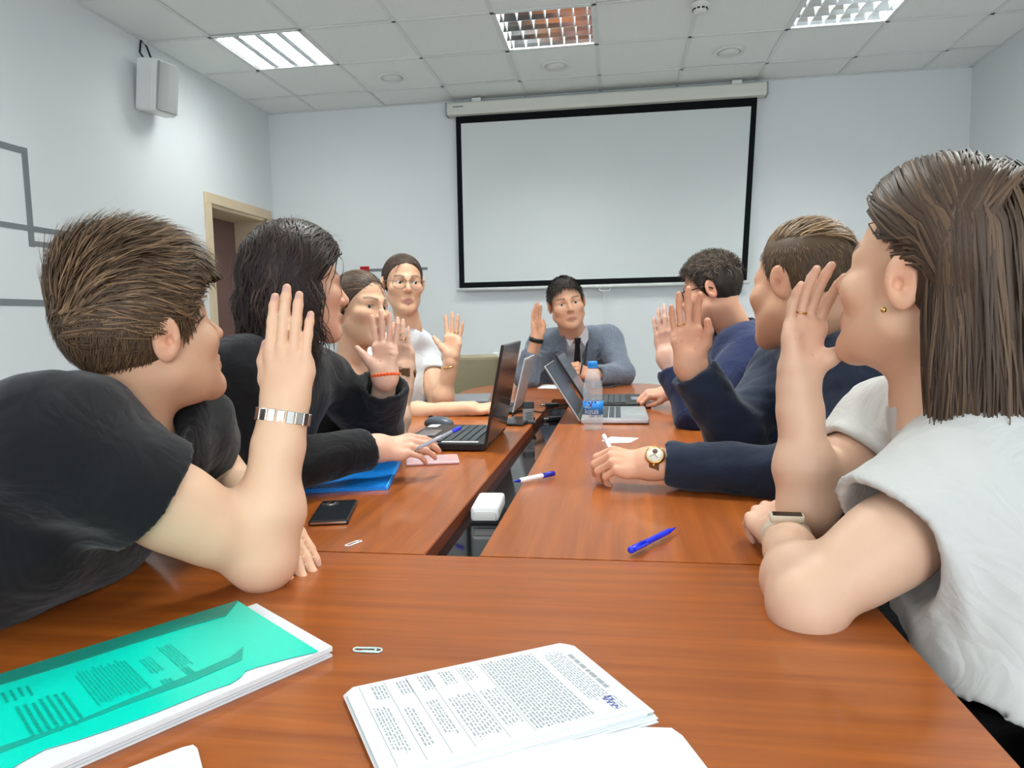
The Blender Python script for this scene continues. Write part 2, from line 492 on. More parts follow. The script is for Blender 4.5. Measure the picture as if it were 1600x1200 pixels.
    for sx in (-1, 1):   # eyebrows and lash lines are part of the face's own colour
        x = v[:, 0] * sx / W
        bz = .0195 + .0055 * np.sin(np.clip((x - .012) / .042, 0, 1) * 2.75)
        bw = np.exp(-(((v[:, 2] - bz) / .0042) ** 4)) * ((x > .012) & (x < .052)) * (v[:, 1] > .045)
        mixc(bw * (.85 if not f else .75), brow)
        e = A3(sx * .0315 * W, .0655, -.002)
        u = (v - e)
        lash = np.exp(-(((u[:, 2] - .0043) / .0016) ** 2)) * (np.abs(u[:, 0]) < .0145) * (u[:, 1] > .006)
        mixc(lash * (.9 if f else .6), A3(.03, .02, .015))
    eyes = []
    for sx in (-1, 1):
        e = A3(sx * .0315 * W, .0655, -.002)
        ico = bmesh.new(); bmesh.ops.create_uvsphere(ico, u_segments=24, v_segments=16, radius=.0132)
        vv = np.array([x.co for x in ico.verts]); qq = [[l.index for l in fce.verts] for fce in ico.faces]; ico.free()
        qq = np.array([a if len(a) == 4 else a + [a[-1]] for a in qq])
        g = nv(A3(gaze[0], 1, gaze[1])); a = vv @ g / .0132
        col = np.where((a > .885)[:, None], A3(.045, .028, .018), A3(.62, .58, .55)); col = np.where((a > .975)[:, None], A3(.005, .005, .005), col)
        eyes.append((ps.w(vv + e), qq, col))
    return (ps.w(v), q, c), eyes

# ---- hands -------------------------------------------------------------------------------------------------------------------------
FIST = dict(curl=[(1.25, 1.5, .8)] * 4, thumb=1.0, splay=0.0)
FLAT = dict(curl=[(.06, .08, .05)] * 4, thumb=.15, splay=.5)
RAISED = dict(curl=[(.05, .10, .06)] * 4, thumb=.25, splay=.35)
def hand_nodes(wrist, fdir, dorsal, side=1, scale=1.0, curl=None, thumb=0.2, splay=0.4, girth=1.0, tpts=None):
    """side=+1 right, -1 left.  Returns the Fingers node, a list of (fingertip, finger direction, dorsal, radius) for nails."""
    z = nv(fdir); y = nv(np.asarray(dorsal, float) - z * (np.asarray(dorsal, float) @ z)); x = np.cross(y, z) * side
    T = lambda p: np.asarray(wrist, float) + scale * (x * p[0] + y * p[1] + z * p[2])
    g = scale * girth
    curl = curl or [(.05, .1, .06)] * 4
    kn = [(.0275, .004, .091), (.0088, .006, .095), (-.0100, .005, .091), (-.0275, .002, .082)]
    ln = [(.042, .025, .021), (.046, .029, .022), (.042, .027, .022), (.033, .020, .019)]
    rr = [(.0093, .0086, .0078, .0066), (.0095, .0088, .0079, .0067), (.0090, .0083, .0075, .0063), (.0079, .0073, .0067, .0056)]
    sp = [.20, .04, -.10, -.26]
    palm = [(Cone(T((.0, -.001, -.012)), T((0.002, -.001, .02)), .0225 * g, .024 * g), 0)]
    for k, r0, r1 in zip(kn, (.0125, .0125, .012, .0115), (.0118, .0118, .0115, .0105)):
        palm.append((Cone(T((k[0] * .50, -.001, .012)), T((k[0], k[1] - .006, k[2] - .008)), r0 * g, r1 * g), .014 * scale))
    palm.append((Cone(T((-.018, -.009, .016)), T((-.028, -.007, .058)), .0125 * g, .012 * g), .015 * scale))
    fold = thumb
    th = [(.018, -.006, .020), (.034 - .006 * fold, -.013 - .012 * fold, .048), (.049 - .022 * fold, -.017 - .020 * fold, .076), (.058 - .040 * fold, -.018 - .024 * fold, .103)]
    if tpts: th = tpts
    palm.append((Cone(T(th[0]), T(th[1]), .0165 * g, .0140 * g), .016 * scale))
    fn, nails = [], []
    for i in range(4):
        p = A3(*kn[i]); a = sp[i] * splay; ang = 0.0
        pts = [T(p + A3(0, -.004, -.012)), T(p)]; rs = [rr[i][0] * g * 1.08, rr[i][0] * g]
        for j in range(3):
            ang += curl[i][j]
            d = A3(math.sin(a) * math.cos(ang), -math.sin(ang), math.cos(a) * math.cos(ang))
            L = ln[i][j] - (.006 if j == 2 else 0)
            p = p + d * L; pts.append(T(p)); rs.append(rr[i][j + 1] * g)
        fn.append(Chain(pts, rs, .004 * scale))
        up = A3(math.sin(a) * math.sin(ang), math.cos(ang), math.sin(ang))
        W = lambda d: x * d[0] + y * d[1] + z * d[2]
        nails.append((T(p - d * .003 + up * .0055), W(d), W(up), W(np.cross(d, up)), rr[i][3] * g, scale))
    tp = [T(p) for p in th[1:]]
    fn.append(Chain(tp, [.0135 * g, .0108 * g, .0082 * g], .006 * scale))
    d = nv(A3(*th[3]) - A3(*th[2])); up = nv(A3(.3, .8, .2) - d * (A3(.3, .8, .2) @ d))
    nails.append((T(A3(*th[3]) + up * .007 - d * .001), x * d[0] + y * d[1] + z * d[2], x * up[0] + y * up[1] + z * up[2], np.cross(x * d[0] + y * d[1] + z * d[2], x * up[0] + y * up[1] + z * up[2]), .0085 * g, scale))
    return Fingers(palm, fn, .007 * scale), nails
def arm_part(hand, elbow=None, shoulder=None, tone=(.6, .4, .3), h=0.003, r=(.047, .042, .0245), wrist_len=0.06, nail=(.62, .36, .30), toward=None):
    """hand: dict for hand_nodes.  With an elbow the forearm (and with a shoulder the upper arm) is one piece with the hand."""
    hn, nails = hand_nodes(**hand)
    wr = np.asarray(hand['wrist'], float); g = hand.get('scale', 1.0)
    ops = [('+', hn, 0)]
    z = nv(hand['fdir']); dn = np.asarray(hand['dorsal'], float); y = nv(dn - z * (dn @ z)); x = np.cross(y, z)
    rw = r[2]
    if elbow is None:
        sd = -z if toward is None else nv(np.asarray(toward, float) - wr)
        ops.append(('+', Slab(wr + z * .010, wr, x, .009 * g, .009 * g, rw * .80, rw * .84), .02)); ops.append(('+', Slab(wr, wr + sd * wrist_len, x, .009 * g, .010 * g, rw * .82, rw * .95), .02))
    else:
        e = np.asarray(elbow, float); ax = nv(wr - e); L = np.linalg.norm(wr - e)
        ops.append(('+', Slab(wr + z * .010, wr - ax * L * .22, x, .009 * g, .009 * g, rw * .80, rw * .98), .02))
        m = e + (wr - e) * .30
        ops.append(('+', Chain([wr - ax * L * .10, wr - ax * L * .35, m, e], [rw * .92, rw * 1.16, r[1], r[1] * .88], .02), .02))
        if shoulder is not None:
            s0 = np.asarray(shoulder, float); mu = s0 + (e - s0) * .45; side = nv(np.cross(ax, s0 - e)); bend = nv(nv(e - s0) - ax)
            ops.append(('+', Chain([e, e + (s0 - e) * .35, mu, s0], [r[1] * .90, r[0] * .94, r[0] * 1.06, r[0] * 1.12], .025), .022))
            ops.append(('+', Cone(e + bend * .012, e + bend * .013, r[1] * .66, r[1] * .66), .03))
    hx = x * hand.get('side', 1); Tp = lambda a, b, c: wr + g * (hx * a + y * b + z * c)
    for cr in ([(-.036, -.014, .070), (-.010, -.0185, .076), (.014, -.0165, .086)], [(-.034, -.0165, .052), (-.004, -.019, .064), (.036, -.012, .066)], [(.034, -.014, .070), (.010, -.021, .052), (.004, -.021, .016)]):
        ops.append(('-', Chain([Tp(*c) for c in cr], [.0012] * 3, .001), .0022))
    v, q = Field(ops).mesh(h)
    v = relax(v, q, 1, 0.35)
    tone = np.asarray(tone, float); c = np.tile(tone, (len(v), 1))
    red = tone * A3(1.05, .74, .70)
    tips = np.zeros(len(v))
    for p, d, up, sd, rad, sc in nails: tips = np.maximum(tips, np.exp(-(((v - p) ** 2).sum(1) / (.022 * sc) ** 2)))
    palmside = np.exp(-(((v - (wr + z * .07 * g)) ** 2).sum(1) / (.055 * g) ** 2)) * 0.30
    w = np.clip(np.maximum(tips * .45, palmside), 0, 1)[:, None]; c = c * (1 - w) + red * w
    for p, d, up, sd, rad, sc in nails:
        u = v - p; a = u @ d / (.0062 * sc); b = u @ sd / (rad * .80); t = u @ up
        w = (np.exp(-(a ** 4 + b ** 4)) * (t > -.003 * sc) * (np.abs(t) < .008 * sc))[:, None]
        c = c * (1 - w) + np.asarray(nail) * w
    return v, q, c

# ---- clothes -----------------------------------------------------------------------------------------------------------------------
def torso_nodes(N, L, Rr, H, inf=0.0, bulk=1.0, waist=.07, depth=1.0, hipw=.075, top=.045):
    N, L, Rr, H = [np.asarray(a, float) for a in (N, L, Rr, H)]
    mid = (L + Rr) / 2; lat = nv(Rr - L); half = np.linalg.norm(Rr - L) / 2
    dn = nv(H - mid); chest = mid + dn * .10; wst = mid + (H - mid) * .62
    r = .088 * depth * bulk
    out = [(Slab(mid + dn * top, chest + dn * .05, lat, max(half - .085, .05), max(half - .075, .05), r * .92 + inf, r + inf), .05),
           (Slab(chest + dn * .04, wst, lat, max(half - .08, .05), waist, r + inf, r * .98 + inf), .05),
           (Slab(wst, H, lat, waist, hipw, r * .98 + inf, r * 1.12 + inf), .05)]
    for s in (L, Rr):
        out.append((Chain([N + dn * .035, N + (s - N) * .55 + dn * .012, s], [.050 * bulk + inf, .050 * bulk + inf, .054 * bulk + inf], .02), .04))
    return out
def sleeve_nodes(s, e, w, rs, cut, direction_at_cut=None, recess=.006, k=.02, depth=.03):
    """returns union ops + the hem recess. w None: short sleeve ending at cut."""
    s, e, cut = [np.asarray(a, float) for a in (s, e, cut)]
    if w is None:
        ax = nv(e - s) if direction_at_cut is None else nv(direction_at_cut)
        body = Inter(Chain([s, cut + nv(cut - s) * .03], [rs[0], rs[1]], .01), Half(cut, ax)); rc = rs[1]
    else:
        w = np.asarray(w, float); ax = nv(w - e) if direction_at_cut is None else nv(direction_at_cut)
        body = Inter(Chain([s, e, cut + ax * .03], [rs[0], rs[1], rs[2]], .025), Half(cut, ax)); rc = rs[2]
    return body, ('-', Cone(cut - ax * depth, cut + ax * .05, rc - recess, rc - recess), .003)
def cloth(name, ops, m, parent, h=.006, disp=None, dmax=0.0, it=1, local=None):
    v, q = Field(ops, disp, dmax).mesh(h)
    v = relax(v, q, it, .5)
    return link(name, np_mesh(name, v, q), m, parent)
def trousers_and_shoes(parent, H, face, m, shoe_m, spread=.11, rise=.02, knee_fwd=.42, foot=None, waist_r=.12, knee_z=.50, inf=0):
    H = np.asarray(H, float); f = nv(A3(face[0], face[1], 0)); lat = np.cross(f, A3(0, 0, 1))
    ops = [('+', Slab(H + A3(0, 0, rise), H + A3(0, 0, -.04), lat, .075, .085, waist_r, waist_r), 0)]
    sops = []
    for sg in (-1, 1):
        hip = H + lat * sg * .085 + A3(0, 0, -.04); kn = H + lat * sg * spread + f * knee_fwd; kn[2] = knee_z
        an = kn + f * (.02 if foot is None else foot); an[2] = .09
        ops.append(('+', Chain([hip, kn, an], [.088 + inf, .062, .048], .03), .04))
        sops.append(('+', Chain([an + A3(0, 0, -.02), an + f * .05 + A3(0, 0, -.048), an + f * .17 + A3(0, 0, -.055)], [.042, .038, .032], .03), 0))
    sops.append(('-', Half((0, 0, .004), (0, 0, 1)), .004))
    tr = cloth('trousers', ops, m, parent, h=.012)
    sh = cloth('shoes', sops, shoe_m, parent, h=.008)
    return tr

# ---- hair --------------------------------------------------------------------------------------------------------------------------
SC_C = A3(0, -.012, .030); SC_R = A3(.0755, .093, .088)
def scalp_roots(n, mask, seed):
    r = np.random.RandomState(seed); u = r.randn(n * 6, 3); u /= np.linalg.norm(u, axis=1)[:, None]
    p = SC_C + u * SC_R; keep = mask(p); return p[keep][:n]
def ribbons(paths, nrm, width, cols, ps, tipw=.25, arch=.14):
    """paths (n,k,3) local -> ribbons of 3 vertices across"""
    n, k, _ = paths.shape
    t = np.gradient(paths, axis=1); t /= np.maximum(np.linalg.norm(t, axis=2, keepdims=True), 1e-9)
    side = np.cross(t, nrm); side /= np.maximum(np.linalg.norm(side, axis=2, keepdims=True), 1e-9)
    up = np.cross(side, t)
    s = np.linspace(0, 1, k); prof = (1 - (1 - tipw) * s ** 2.2) * np.minimum(1, .45 + s * 4)
    w = width[:, None, None] * prof[None, :, None] * .5
    V = np.stack([paths - side * w, paths + up * w * arch * 2, paths + side * w], 2).reshape(-1, 3)
    i = np.arange(n)[:, None] * (k * 3) + np.arange(k - 1)[None, :] * 3
    Q = np.concatenate([np.stack([i, i + 1, i + 4, i + 3], -1).reshape(-1, 4), np.stack([i + 1, i + 2, i + 5, i + 4], -1).reshape(-1, 4)])
    C = np.repeat(cols, k * 3, axis=0)
    return ps.w(V), Q, C
def grow(roots, field, length, steps, lift0, lift1, seed, jitter=.12, wob=0.0, wobf=30, free=None, ps=None, center=SC_C, rad=SC_R):
    """walk strands over the scalp ellipsoid; free(p, s) -> (mask, dir) lets strands leave it."""
    r = np.random.RandomState(seed); n = len(roots); p = roots.copy(); out = [p.copy()]; N = []
    length = np.broadcast_to(np.asarray(length, float), (n,)); jit = r.randn(n, 3) * jitter; ph = r.uniform(0, 6.28, (n, 3))
    lf = r.uniform(.75, 1.25, n); lift0 = np.broadcast_to(np.asarray(lift0, float), (n,)); lift1 = np.broadcast_to(np.asarray(lift1, float), (n,))
    for i in range(steps):
        s = (i + 1) / steps
        u = (p - center) / rad; un = u / rad; nn = un / np.maximum(np.linalg.norm(un, axis=1)[:, None], 1e-9)
        d = field(p) + jit
        if wob: d = d + wob * np.sin(s * wobf * length[:, None] + ph)
        d = d - nn * (d * nn).sum(1)[:, None]; d /= np.maximum(np.linalg.norm(d, axis=1)[:, None], 1e-9)
        step = (length / steps)[:, None]
        q = p + d * step
        uq = (q - center) / rad; m = np.linalg.norm(uq, axis=1)
        target = 1 + (lift0 + (lift1 - lift0) * s) * lf / rad.mean()
        qs = center + uq / m[:, None] * rad * target[:, None]
        if free is not None:
            fm, fd = free(p, s); fd = fd + jit * .35
            if wob: fd = fd + wob * np.sin(s * wobf * length[:, None] + ph)
            fd = fd / np.linalg.norm(fd, axis=1)[:, None]; qf = p + fd * step
            uf = (qf - center) / rad; mf = np.linalg.norm(uf, axis=1); inside = mf < target
            qf = np.where(inside[:, None], center + uf / np.maximum(mf, 1e-6)[:, None] * rad * target[:, None], qf)
            qs = np.where(fm[:, None], qf, qs)
        N.append(nn); p = qs; out.append(p.copy())
    u = (p - center) / rad / rad; N.append(u / np.linalg.norm(u, axis=1)[:, None])
    return np.stack(out, 1), np.stack(N, 1)
def shade(cols, n, seed, var=.22, hi=None, hp=.12):
    r = np.random.RandomState(seed); c = np.asarray(cols, float)[None, :] * np.exp(r.randn(n, 1) * var)
    if hi is not None:
        m = r.rand(n) < hp; c[m] = np.asarray(hi) * np.exp(r.randn(m.sum(), 1) * var * .7)
    return c
def cap_part(ps, grow_r, cuts, color, h=.0045, disp=None, extra=(), dmax=0.0):
    ops = [('+', Ell(SC_C + A3(*grow_r[3:]) if len(grow_r) > 3 else SC_C, SC_R + A3(*grow_r[:3])), 0)] + [('+', n, k) for n, k in extra] + [('-', n, k) for n, k in cuts]
    v, q = Field(ops, disp, dmax).mesh(h)
    v = relax(v, q, 1, .4)
    return ps.w(v), q, np.tile(np.asarray(color, float), (len(v), 1))
EAR_CUT = [(Ell((sx * .085, -.010, -.006), (.022, .021, .036)), .004) for sx in (-1, 1)]
def body_object(parts, label, eyes, parent_name='person', group=None):
    v, q, c = join(parts)
    o = link(parent_name, np_mesh(parent_name, v, q, c), SKIN); tag(o, label, 'person', group)
    for e in eyes: link('eye', np_mesh('eye', e[0], e[1], e[2]), EYE, o)
    return o
def hair_object(name, parts, parent):
    v, q, c = join(parts); return link(name, np_mesh(name, v, q, c), HAIR, parent)

# ------------------------------------------------------------------ the room
M_wall = mat('wall_paint', 'e3e6e7', 0.75, spec=0.2, bump=(90, 0.05, 0.002))
M_grey_paint = mat('grey_wall_paint', '7d8285', 0.7, spec=0.2)
M_red_paint = mat('red_wall_paint', 'b3262e', 0.7, spec=0.2)
M_floor = mat('floor_linoleum', '8d8a84', 0.45, noise=(6, .15))
def tile_mat():
    m = mat('ceiling_tile', 'eff2f0', 0.9, spec=0.1)
    nt = m.node_tree; N = nt.nodes; L = nt.links; b = N['Principled BSDF']
    tc = N.new('ShaderNodeTexCoord'); n = N.new('ShaderNodeTexNoise'); n.inputs['Scale'].default_value = 55; n.inputs['Detail'].default_value = 5; n.inputs['Roughness'].default_value = .75
    L.new(tc.outputs['Generated'], n.inputs['Vector'])
    v = N.new('ShaderNodeTexVoronoi'); v.inputs['Scale'].default_value = 38; v.inputs['Randomness'].default_value = 1
    L.new(tc.outputs['Generated'], v.inputs['Vector'])
    cr = N.new('ShaderNodeValToRGB'); cr.color_ramp.elements[0].position = 0.06; cr.color_ramp.elements[0].color = S('cdd1d0'); cr.color_ramp.elements[1].position = 0.17; cr.color_ramp.elements[1].color = S('f0f3f1')
    L.new(v.outputs['Distance'], cr.inputs[0]); L.new(cr.outputs[0], b.inputs['Base Color'])
    bp = N.new('ShaderNodeBump'); bp.inputs['Strength'].default_value = .25; bp.inputs['Distance'].default_value = .004
    L.new(n.outputs['Fac'], bp.inputs['Height']); L.new(bp.outputs[0], b.inputs['Normal'])
    return m
M_tile = tile_mat()
M_tbar = mat('ceiling_bar', 'e2e6e5', 0.5)
M_mirror = mat('louvre_mirror', 'e8ecee', 0.12, metal=1.0)
M_blade = mat('louvre_blade_metal', 'f0f2f3', 0.38, metal=.75)
M_white_metal = mat('white_metal', 'e4e6e4', 0.4)
M_white_plastic = mat('white_plastic', 'e6e7e4', 0.4)
M_grey_plastic = mat('grey_plastic', '9b9d9c', 0.5)
M_black_plastic = mat('black_plastic', '17181a', 0.38)
M_black_rubber = mat('black_rubber', '101113', 0.6)
M_steel = mat('steel', 'c9c7c2', 0.25, metal=1.0)
M_gold = mat('gold', 'd3a765', 0.25, metal=1.0)
M_dark_glass = mat('dark_glass', '0b0c0e', 0.06, spec=0.6)
M_tube_on = mat('tube_lit', 'ffffff', 0.4, emis=('ffffff', 9.0))
M_tube_dim = mat('tube_bluish', 'ffffff', 0.4, emis=('b9d2ff', 2.6))
M_tube_off = mat('tube_off', 'eef0f2', 0.3)
M_pine = mat('pale_wood', 'd8c3a4', 0.5, noise=(7, .10))
M_door = mat('mauve_door', '7a5c58', 0.45, noise=(3, .08))

st = lambda o: tag(o, kind='structure')
st(box('floor', ((XL + XR) / 2, (YB + YF) / 2, -.05), (XR - XL + .6, YB - YF + .6, .1), M_floor))
st(box('wall_back', ((XL + XR) / 2, YB + .06, CEIL / 2), (XR - XL + .5, .12, CEIL + .3), M_wall))
st(box('wall_right', (XR + .06, (YB + YF) / 2, CEIL / 2), (.12, YB - YF, CEIL + .3), M_wall))
# wall behind the camera, with two window openings
bm = bm_new(); y = YF - .06
add_box(bm, ((XL + XR) / 2, y, .42), (XR - XL + .5, .12, .84))
add_box(bm, ((XL + XR) / 2, y, 2.73), (XR - XL + .5, .12, .54))
for a, b in ((XL - .25, -2.45), (-.75, .05), (1.75, XR + .25)): add_box(bm, ((a + b) / 2, y, 1.65), (b - a, .12, 1.64))
st(link('wall_front', bm_mesh(bm, 'wall_front'), M_wall))
for k, x in enumerate((-1.6, .9)):
    w = empty('window_%d' % (k + 1), (x, YF - .03, .84)); st(w)
    bm = bm_new()
    for c, s in (((0, 0, .03), (1.68, .06, .06)), ((0, 0, 1.59), (1.68, .06, .06)), ((-.81, 0, .81), (.06, .06, 1.5)), ((.81, 0, .81), (.06, .06, 1.5)), ((0, 0, .81), (.05, .05, 1.5))): add_box(bm, c, s, .006)
    link('window_frame', bm_mesh(bm, 'window_frame'), M_white_plastic, w)
    box('window_sill', (0, .12, -.02), (1.8, .24, .03), M_white_plastic, w, .006)
# left wall with the door opening
D0, D1, DT = 4.862, 5.716, 1.985
bm = bm_new()
add_box(bm, (XL - .06, (YF + D0) / 2, CEIL / 2), (.12, D0 - YF, CEIL + .3))
add_box(bm, (XL - .06, (D1 + YB) / 2, CEIL / 2), (.12, YB - D1, CEIL + .3))
add_box(bm, (XL - .06, (D0 + D1) / 2, (DT + CEIL + .15) / 2), (.12, D1 - D0, CEIL + .15 - DT))
st(link('wall_left', bm_mesh(bm, 'wall_left'), M_wall))
dr = empty('door_1', (XL, D0, 0)); st(dr)
bm = bm_new(); W = D1 - D0
add_box(bm, (.008, -.03, DT / 2), (.022, .075, DT), .003); add_box(bm, (.008, W + .03, DT / 2), (.022, .075, DT), .003); add_box(bm, (.008, W / 2, DT + .036), (.024, W + .135, .075), .003)
link('architrave', bm_mesh(bm, 'architrave'), M_pine, dr)
bm = bm_new()
add_box(bm, (-.15, .012, DT / 2), (.30, .024, DT)); add_box(bm, (-.15, W - .012, DT / 2), (.30, .024, DT)); add_box(bm, (-.15, W / 2, DT - .012), (.30, W, .024))
link('jamb', bm_mesh(bm, 'jamb'), M_pine, dr)
leaf = box('door_panel', (-.30, W / 2, DT / 2), (.04, W - .05, DT - .03), M_door, dr, .003)
h_ = tube('door_handle', [(-.27, .10, 1.0), (-.22, .10, 1.0), (-.22, .21, 1.0)], .009, M_steel, dr)
for nm, c, s in (('baseboard_back', ((XL + XR) / 2, YB - .008, .04), (XR - XL, .016, .08)), ('baseboard_right', (XR - .008, (YB + YF) / 2, .04), (.016, YB - YF, .08)), ('baseboard_left', (XL + .008, (YF + 4.79) / 2, .04), (.016, 4.79 - YF, .08))):
    st(box(nm, c, s, M_white_plastic, None, .003))

# painted lines on the walls
def stripe(name, a, b, w, m, parent, wall):
    """flat painted bar between two wall points"""
    a, b = Vector(a), Vector(b); d = (b - a); L = d.length; c = (a + b) / 2
    if wall == 'L': s = (.002 if abs(d.y) > abs(d.z) else .0026, abs(d.y) + w if abs(d.y) > abs(d.z) else w, abs(d.z) + w if abs(d.z) >= abs(d.y) else w); c.x = XL + .001
    else: s = (abs(d.x) + w if abs(d.x) > abs(d.z) else w, .002, abs(d.z) + w if abs(d.z) >= abs(d.x) else w); c.y = YB - .001
    return box(name, c, s, m, parent)
def wl(name, y0, z0, y1, z1, w, m=None): return stripe(name, (XL, y0, z0), (XL, y1, z1), w, m or M_grey_paint, None, 'L')
tr = empty('trim_1', (XL, 3.2, 1.6)); st(tr)
def wlp(name, *a, m=None):
    o = wl(name, *a); o.parent = tr; o.matrix_parent_inverse = Matrix.Translation((-XL, -3.2, -1.6)); return o
wlp('painted_line', 2.2, 1.985, 3.232, 1.985, .033)
wlp('painted_line', 3.232, 1.985, 3.232, 1.525, .036)
wlp('painted_line', 3.232, 1.525, 3.72, 1.525, .028)
wlp('painted_line', 2.2, 1.60, 3.462, 1.60, .028)
wlp('painted_line', 3.462, 1.60, 3.462, 1.30, .026)
wlp('painted_line', 2.2, 1.222, 4.2, 1.222, .033)
o = box('painted_square', (XL + .001, 3.44, 1.282), (.002, .12, .08), M_grey_paint, tr); o.matrix_parent_inverse = Matrix.Translation((-XL, -3.2, -1.6))
tr2 = empty('trim_2', (-2.1, YB, 1.54)); st(tr2)
o = stripe('painted_line', (-2.10, YB, 1.535), (-1.60, YB, 1.535), .025, M_grey_paint, tr2, 'B'); o.matrix_parent_inverse = Matrix.Translation((2.1, -YB, -1.54))
o = box('painted_square', (-2.145, YB - .0015, 1.532), (.082, .003, .075), M_red_paint, tr2); o.matrix_parent_inverse = Matrix.Translation((2.1, -YB, -1.54))

# ------------------------------------------------------------------ ceiling: slab, bars, tiles
GX = [-2.518 + .6 * i for i in range(9)]; GY = [5.4526 - .6 * i for i in range(14)]
ceil = box('ceiling', ((XL + XR) / 2, (YB + YF) / 2, CEIL + .16), (XR - XL + .4, YB - YF + .4, .06), M_wall); st(ceil)
ceil_inv = Matrix.Translation((-ceil.location.x, -ceil.location.y, -ceil.location.z))
def cpart(o): o.parent = ceil; return o
xs = [XL] + GX + [XR]; ys = [YB] + GY + [YF]
FIX = [(-2.218, 4.5526, 0, True), (-.418, 4.5526, 1, False), (1.382, 4.5526, 1, None)]
FIX += [(x, yy, 0, True) for yy in (2.1526, -.2474) for x in (-2.218, -.418, 1.382)]
for gx in GX: cpart(box('grid_bar', (gx, (YB + YF) / 2, CEIL - .001), (.024, YB - YF, .006), M_tbar))
for gy in GY: cpart(box('grid_bar', ((XL + XR) / 2, gy, CEIL - .0015), (XR - XL, .024, .005), M_tbar))
for nm, c, s in (('wall_angle', ((XL + XR) / 2, YB - .009, CEIL - .002), (XR - XL, .018, .006)), ('wall_angle', (XL + .009, (YB + YF) / 2, CEIL - .002), (.018, YB - YF, .006)), ('wall_angle', (XR - .009, (YB + YF) / 2, CEIL - .002), (.018, YB - YF, .006))):
    cpart(box(nm, c, s, M_tbar))
tmesh = {}
rt = random.Random(3)
for i in range(len(xs) - 1):
    for j in range(len(ys) - 1):
        cx, cy = (xs[i] + xs[i + 1]) / 2, (ys[j] + ys[j + 1]) / 2; w, d = xs[i + 1] - xs[i] - .010, ys[j] - ys[j + 1] - .010
        if any(abs(cx - f[0]) < .1 and abs(cy - f[1]) < .1 for f in FIX): continue
        key = (round(w, 3), round(d, 3))
        if key not in tmesh:
            bm = bm_new(); add_box(bm, (0, 0, 0), (w, d, .014), .004); tmesh[key] = bm_mesh(bm, 'ceiling_tile')
        o = link('ceiling_tile', tmesh[key], M_tile); o.location = (cx, cy, CEIL + .010 + rt.uniform(-.0015, .0015)); o.rotation_euler = (rt.uniform(-.002, .002), rt.uniform(-.002, .002), 0); cpart(o)

def fixture(x, y, rot, lit, label):
    t = empty('ceiling_light', (x, y, CEIL), math.radians(90) if rot else 0)
    bm = bm_new()
    for c, s in (((0, -.288, 0), (.592, .016, .010)), ((0, .288, 0), (.592, .016, .010)), ((-.288, 0, 0), (.016, .592, .010)), ((.288, 0, 0), (.016, .592, .010))): add_box(bm, c, s, .002)
    link('frame', bm_mesh(bm, 'frame'), M_white_metal, t)
    bm = bm_new()
    add_box(bm, (0, 0, .103), (.58, .58, .006))
    for c, s in (((0, -.285, .055), (.58, .004, .10)), ((0, .285, .055), (.58, .004, .10)), ((-.285, 0, .055), (.004, .58, .10)), ((.285, 0, .055), (.004, .58, .10))): add_box(bm, c, s)
    link('housing', bm_mesh(bm, 'housing'), M_white_metal, t)
    for k in range(4):
        xx = -.2175 + .145 * k
        tube('fluorescent_tube', [(xx, -.27, .075), (xx, .27, .075)], .008, M_tube_on if lit else (M_tube_dim if lit is None else M_tube_off), t, 10)
    bm = bm_new()      # long mirror wedges between the lamps and along the sides
    for xx in (-.29, -.145, 0, .145, .29):
        prof = [(-.022, .004), (-.012, .03), (-.006, .055), (.006, .055), (.012, .03), (.022, .004), (0, .001)]
        if rot: prof = [(-.003, .004), (-.016, .028), (-.032, .052), (.032, .052), (.016, .028), (.003, .004)]
        if xx < -.2 and not rot: prof = [(0.003, .004)] + [(p[0] + .0, p[1]) for p in prof[3:6]] + [(.003, .002)]
        if rot and xx < -.2: prof = [(.003, .004), (.003, .052), (.032, .052), (.016, .028), (.006, .004)]
        if rot and xx > .2: prof = [(-.006, .004), (-.016, .028), (-.032, .052), (-.003, .052), (-.003, .004)]
        if xx > .2 and not rot: prof = [(-.022, .004), (-.012, .03), (-.006, .055), (-.003, .055), (-.003, .002)]
        Mx = Matrix(((1, 0, 0, xx), (0, 0, 1, 0), (0, 1, 0, 0), (0, 0, 0, 1)))
        add_prism(bm, prof, -.283, .283, Mx)
    link('reflector', bm_mesh(bm, 'reflector'), M_mirror, t)
    for k in range(7):
        yy = -.255 + .085 * k
        bm = bm_new()
        for q in range(4):
            xx = -.2175 + .145 * q
            pr_ = [(-.066, .006), (-.045, .011), (0, .014), (.045, .011), (.066, .006), (.060, .046), (-.060, .046)]
            a = [bm.verts.new((xx + p[0], yy - .004, p[1])) for p in pr_]; b = [bm.verts.new((xx + p[0], yy + .004, p[1])) for p in pr_]
            bm.faces.new(a); bm.faces.new(b[::-1])
            for i in range(7): bm.faces.new((a[i], a[(i + 1) % 7], b[(i + 1) % 7], b[i]))
        link('louvre_blade', bm_mesh(bm, 'louvre_blade'), M_blade, t)
    tag(t, label, 'ceiling light', 'recessed louvred ceiling lights')
    return t
lab = {0: 'square ceiling light glowing brightly above the door corner', 1: 'dark-looking square mirror louvre ceiling light above the projection screen', 2: 'square ceiling light with bluish louvre reflections near the right wall'}
for k, (x, y, r_, lit) in enumerate(FIX[:3]): fixture(x, y, r_, lit, lab[k])
more = ['louvred ceiling light over the left wall out of frame', 'louvred ceiling light over the table middle out of frame', 'louvred ceiling light over the right seats out of frame', 'louvred ceiling light behind the camera by the left wall', 'louvred ceiling light straight behind the camera', 'louvred ceiling light behind the camera by the right wall']
for k, (x, y, r_, lit) in enumerate(FIX[3:]): fixture(x, y, r_, lit, more[k])

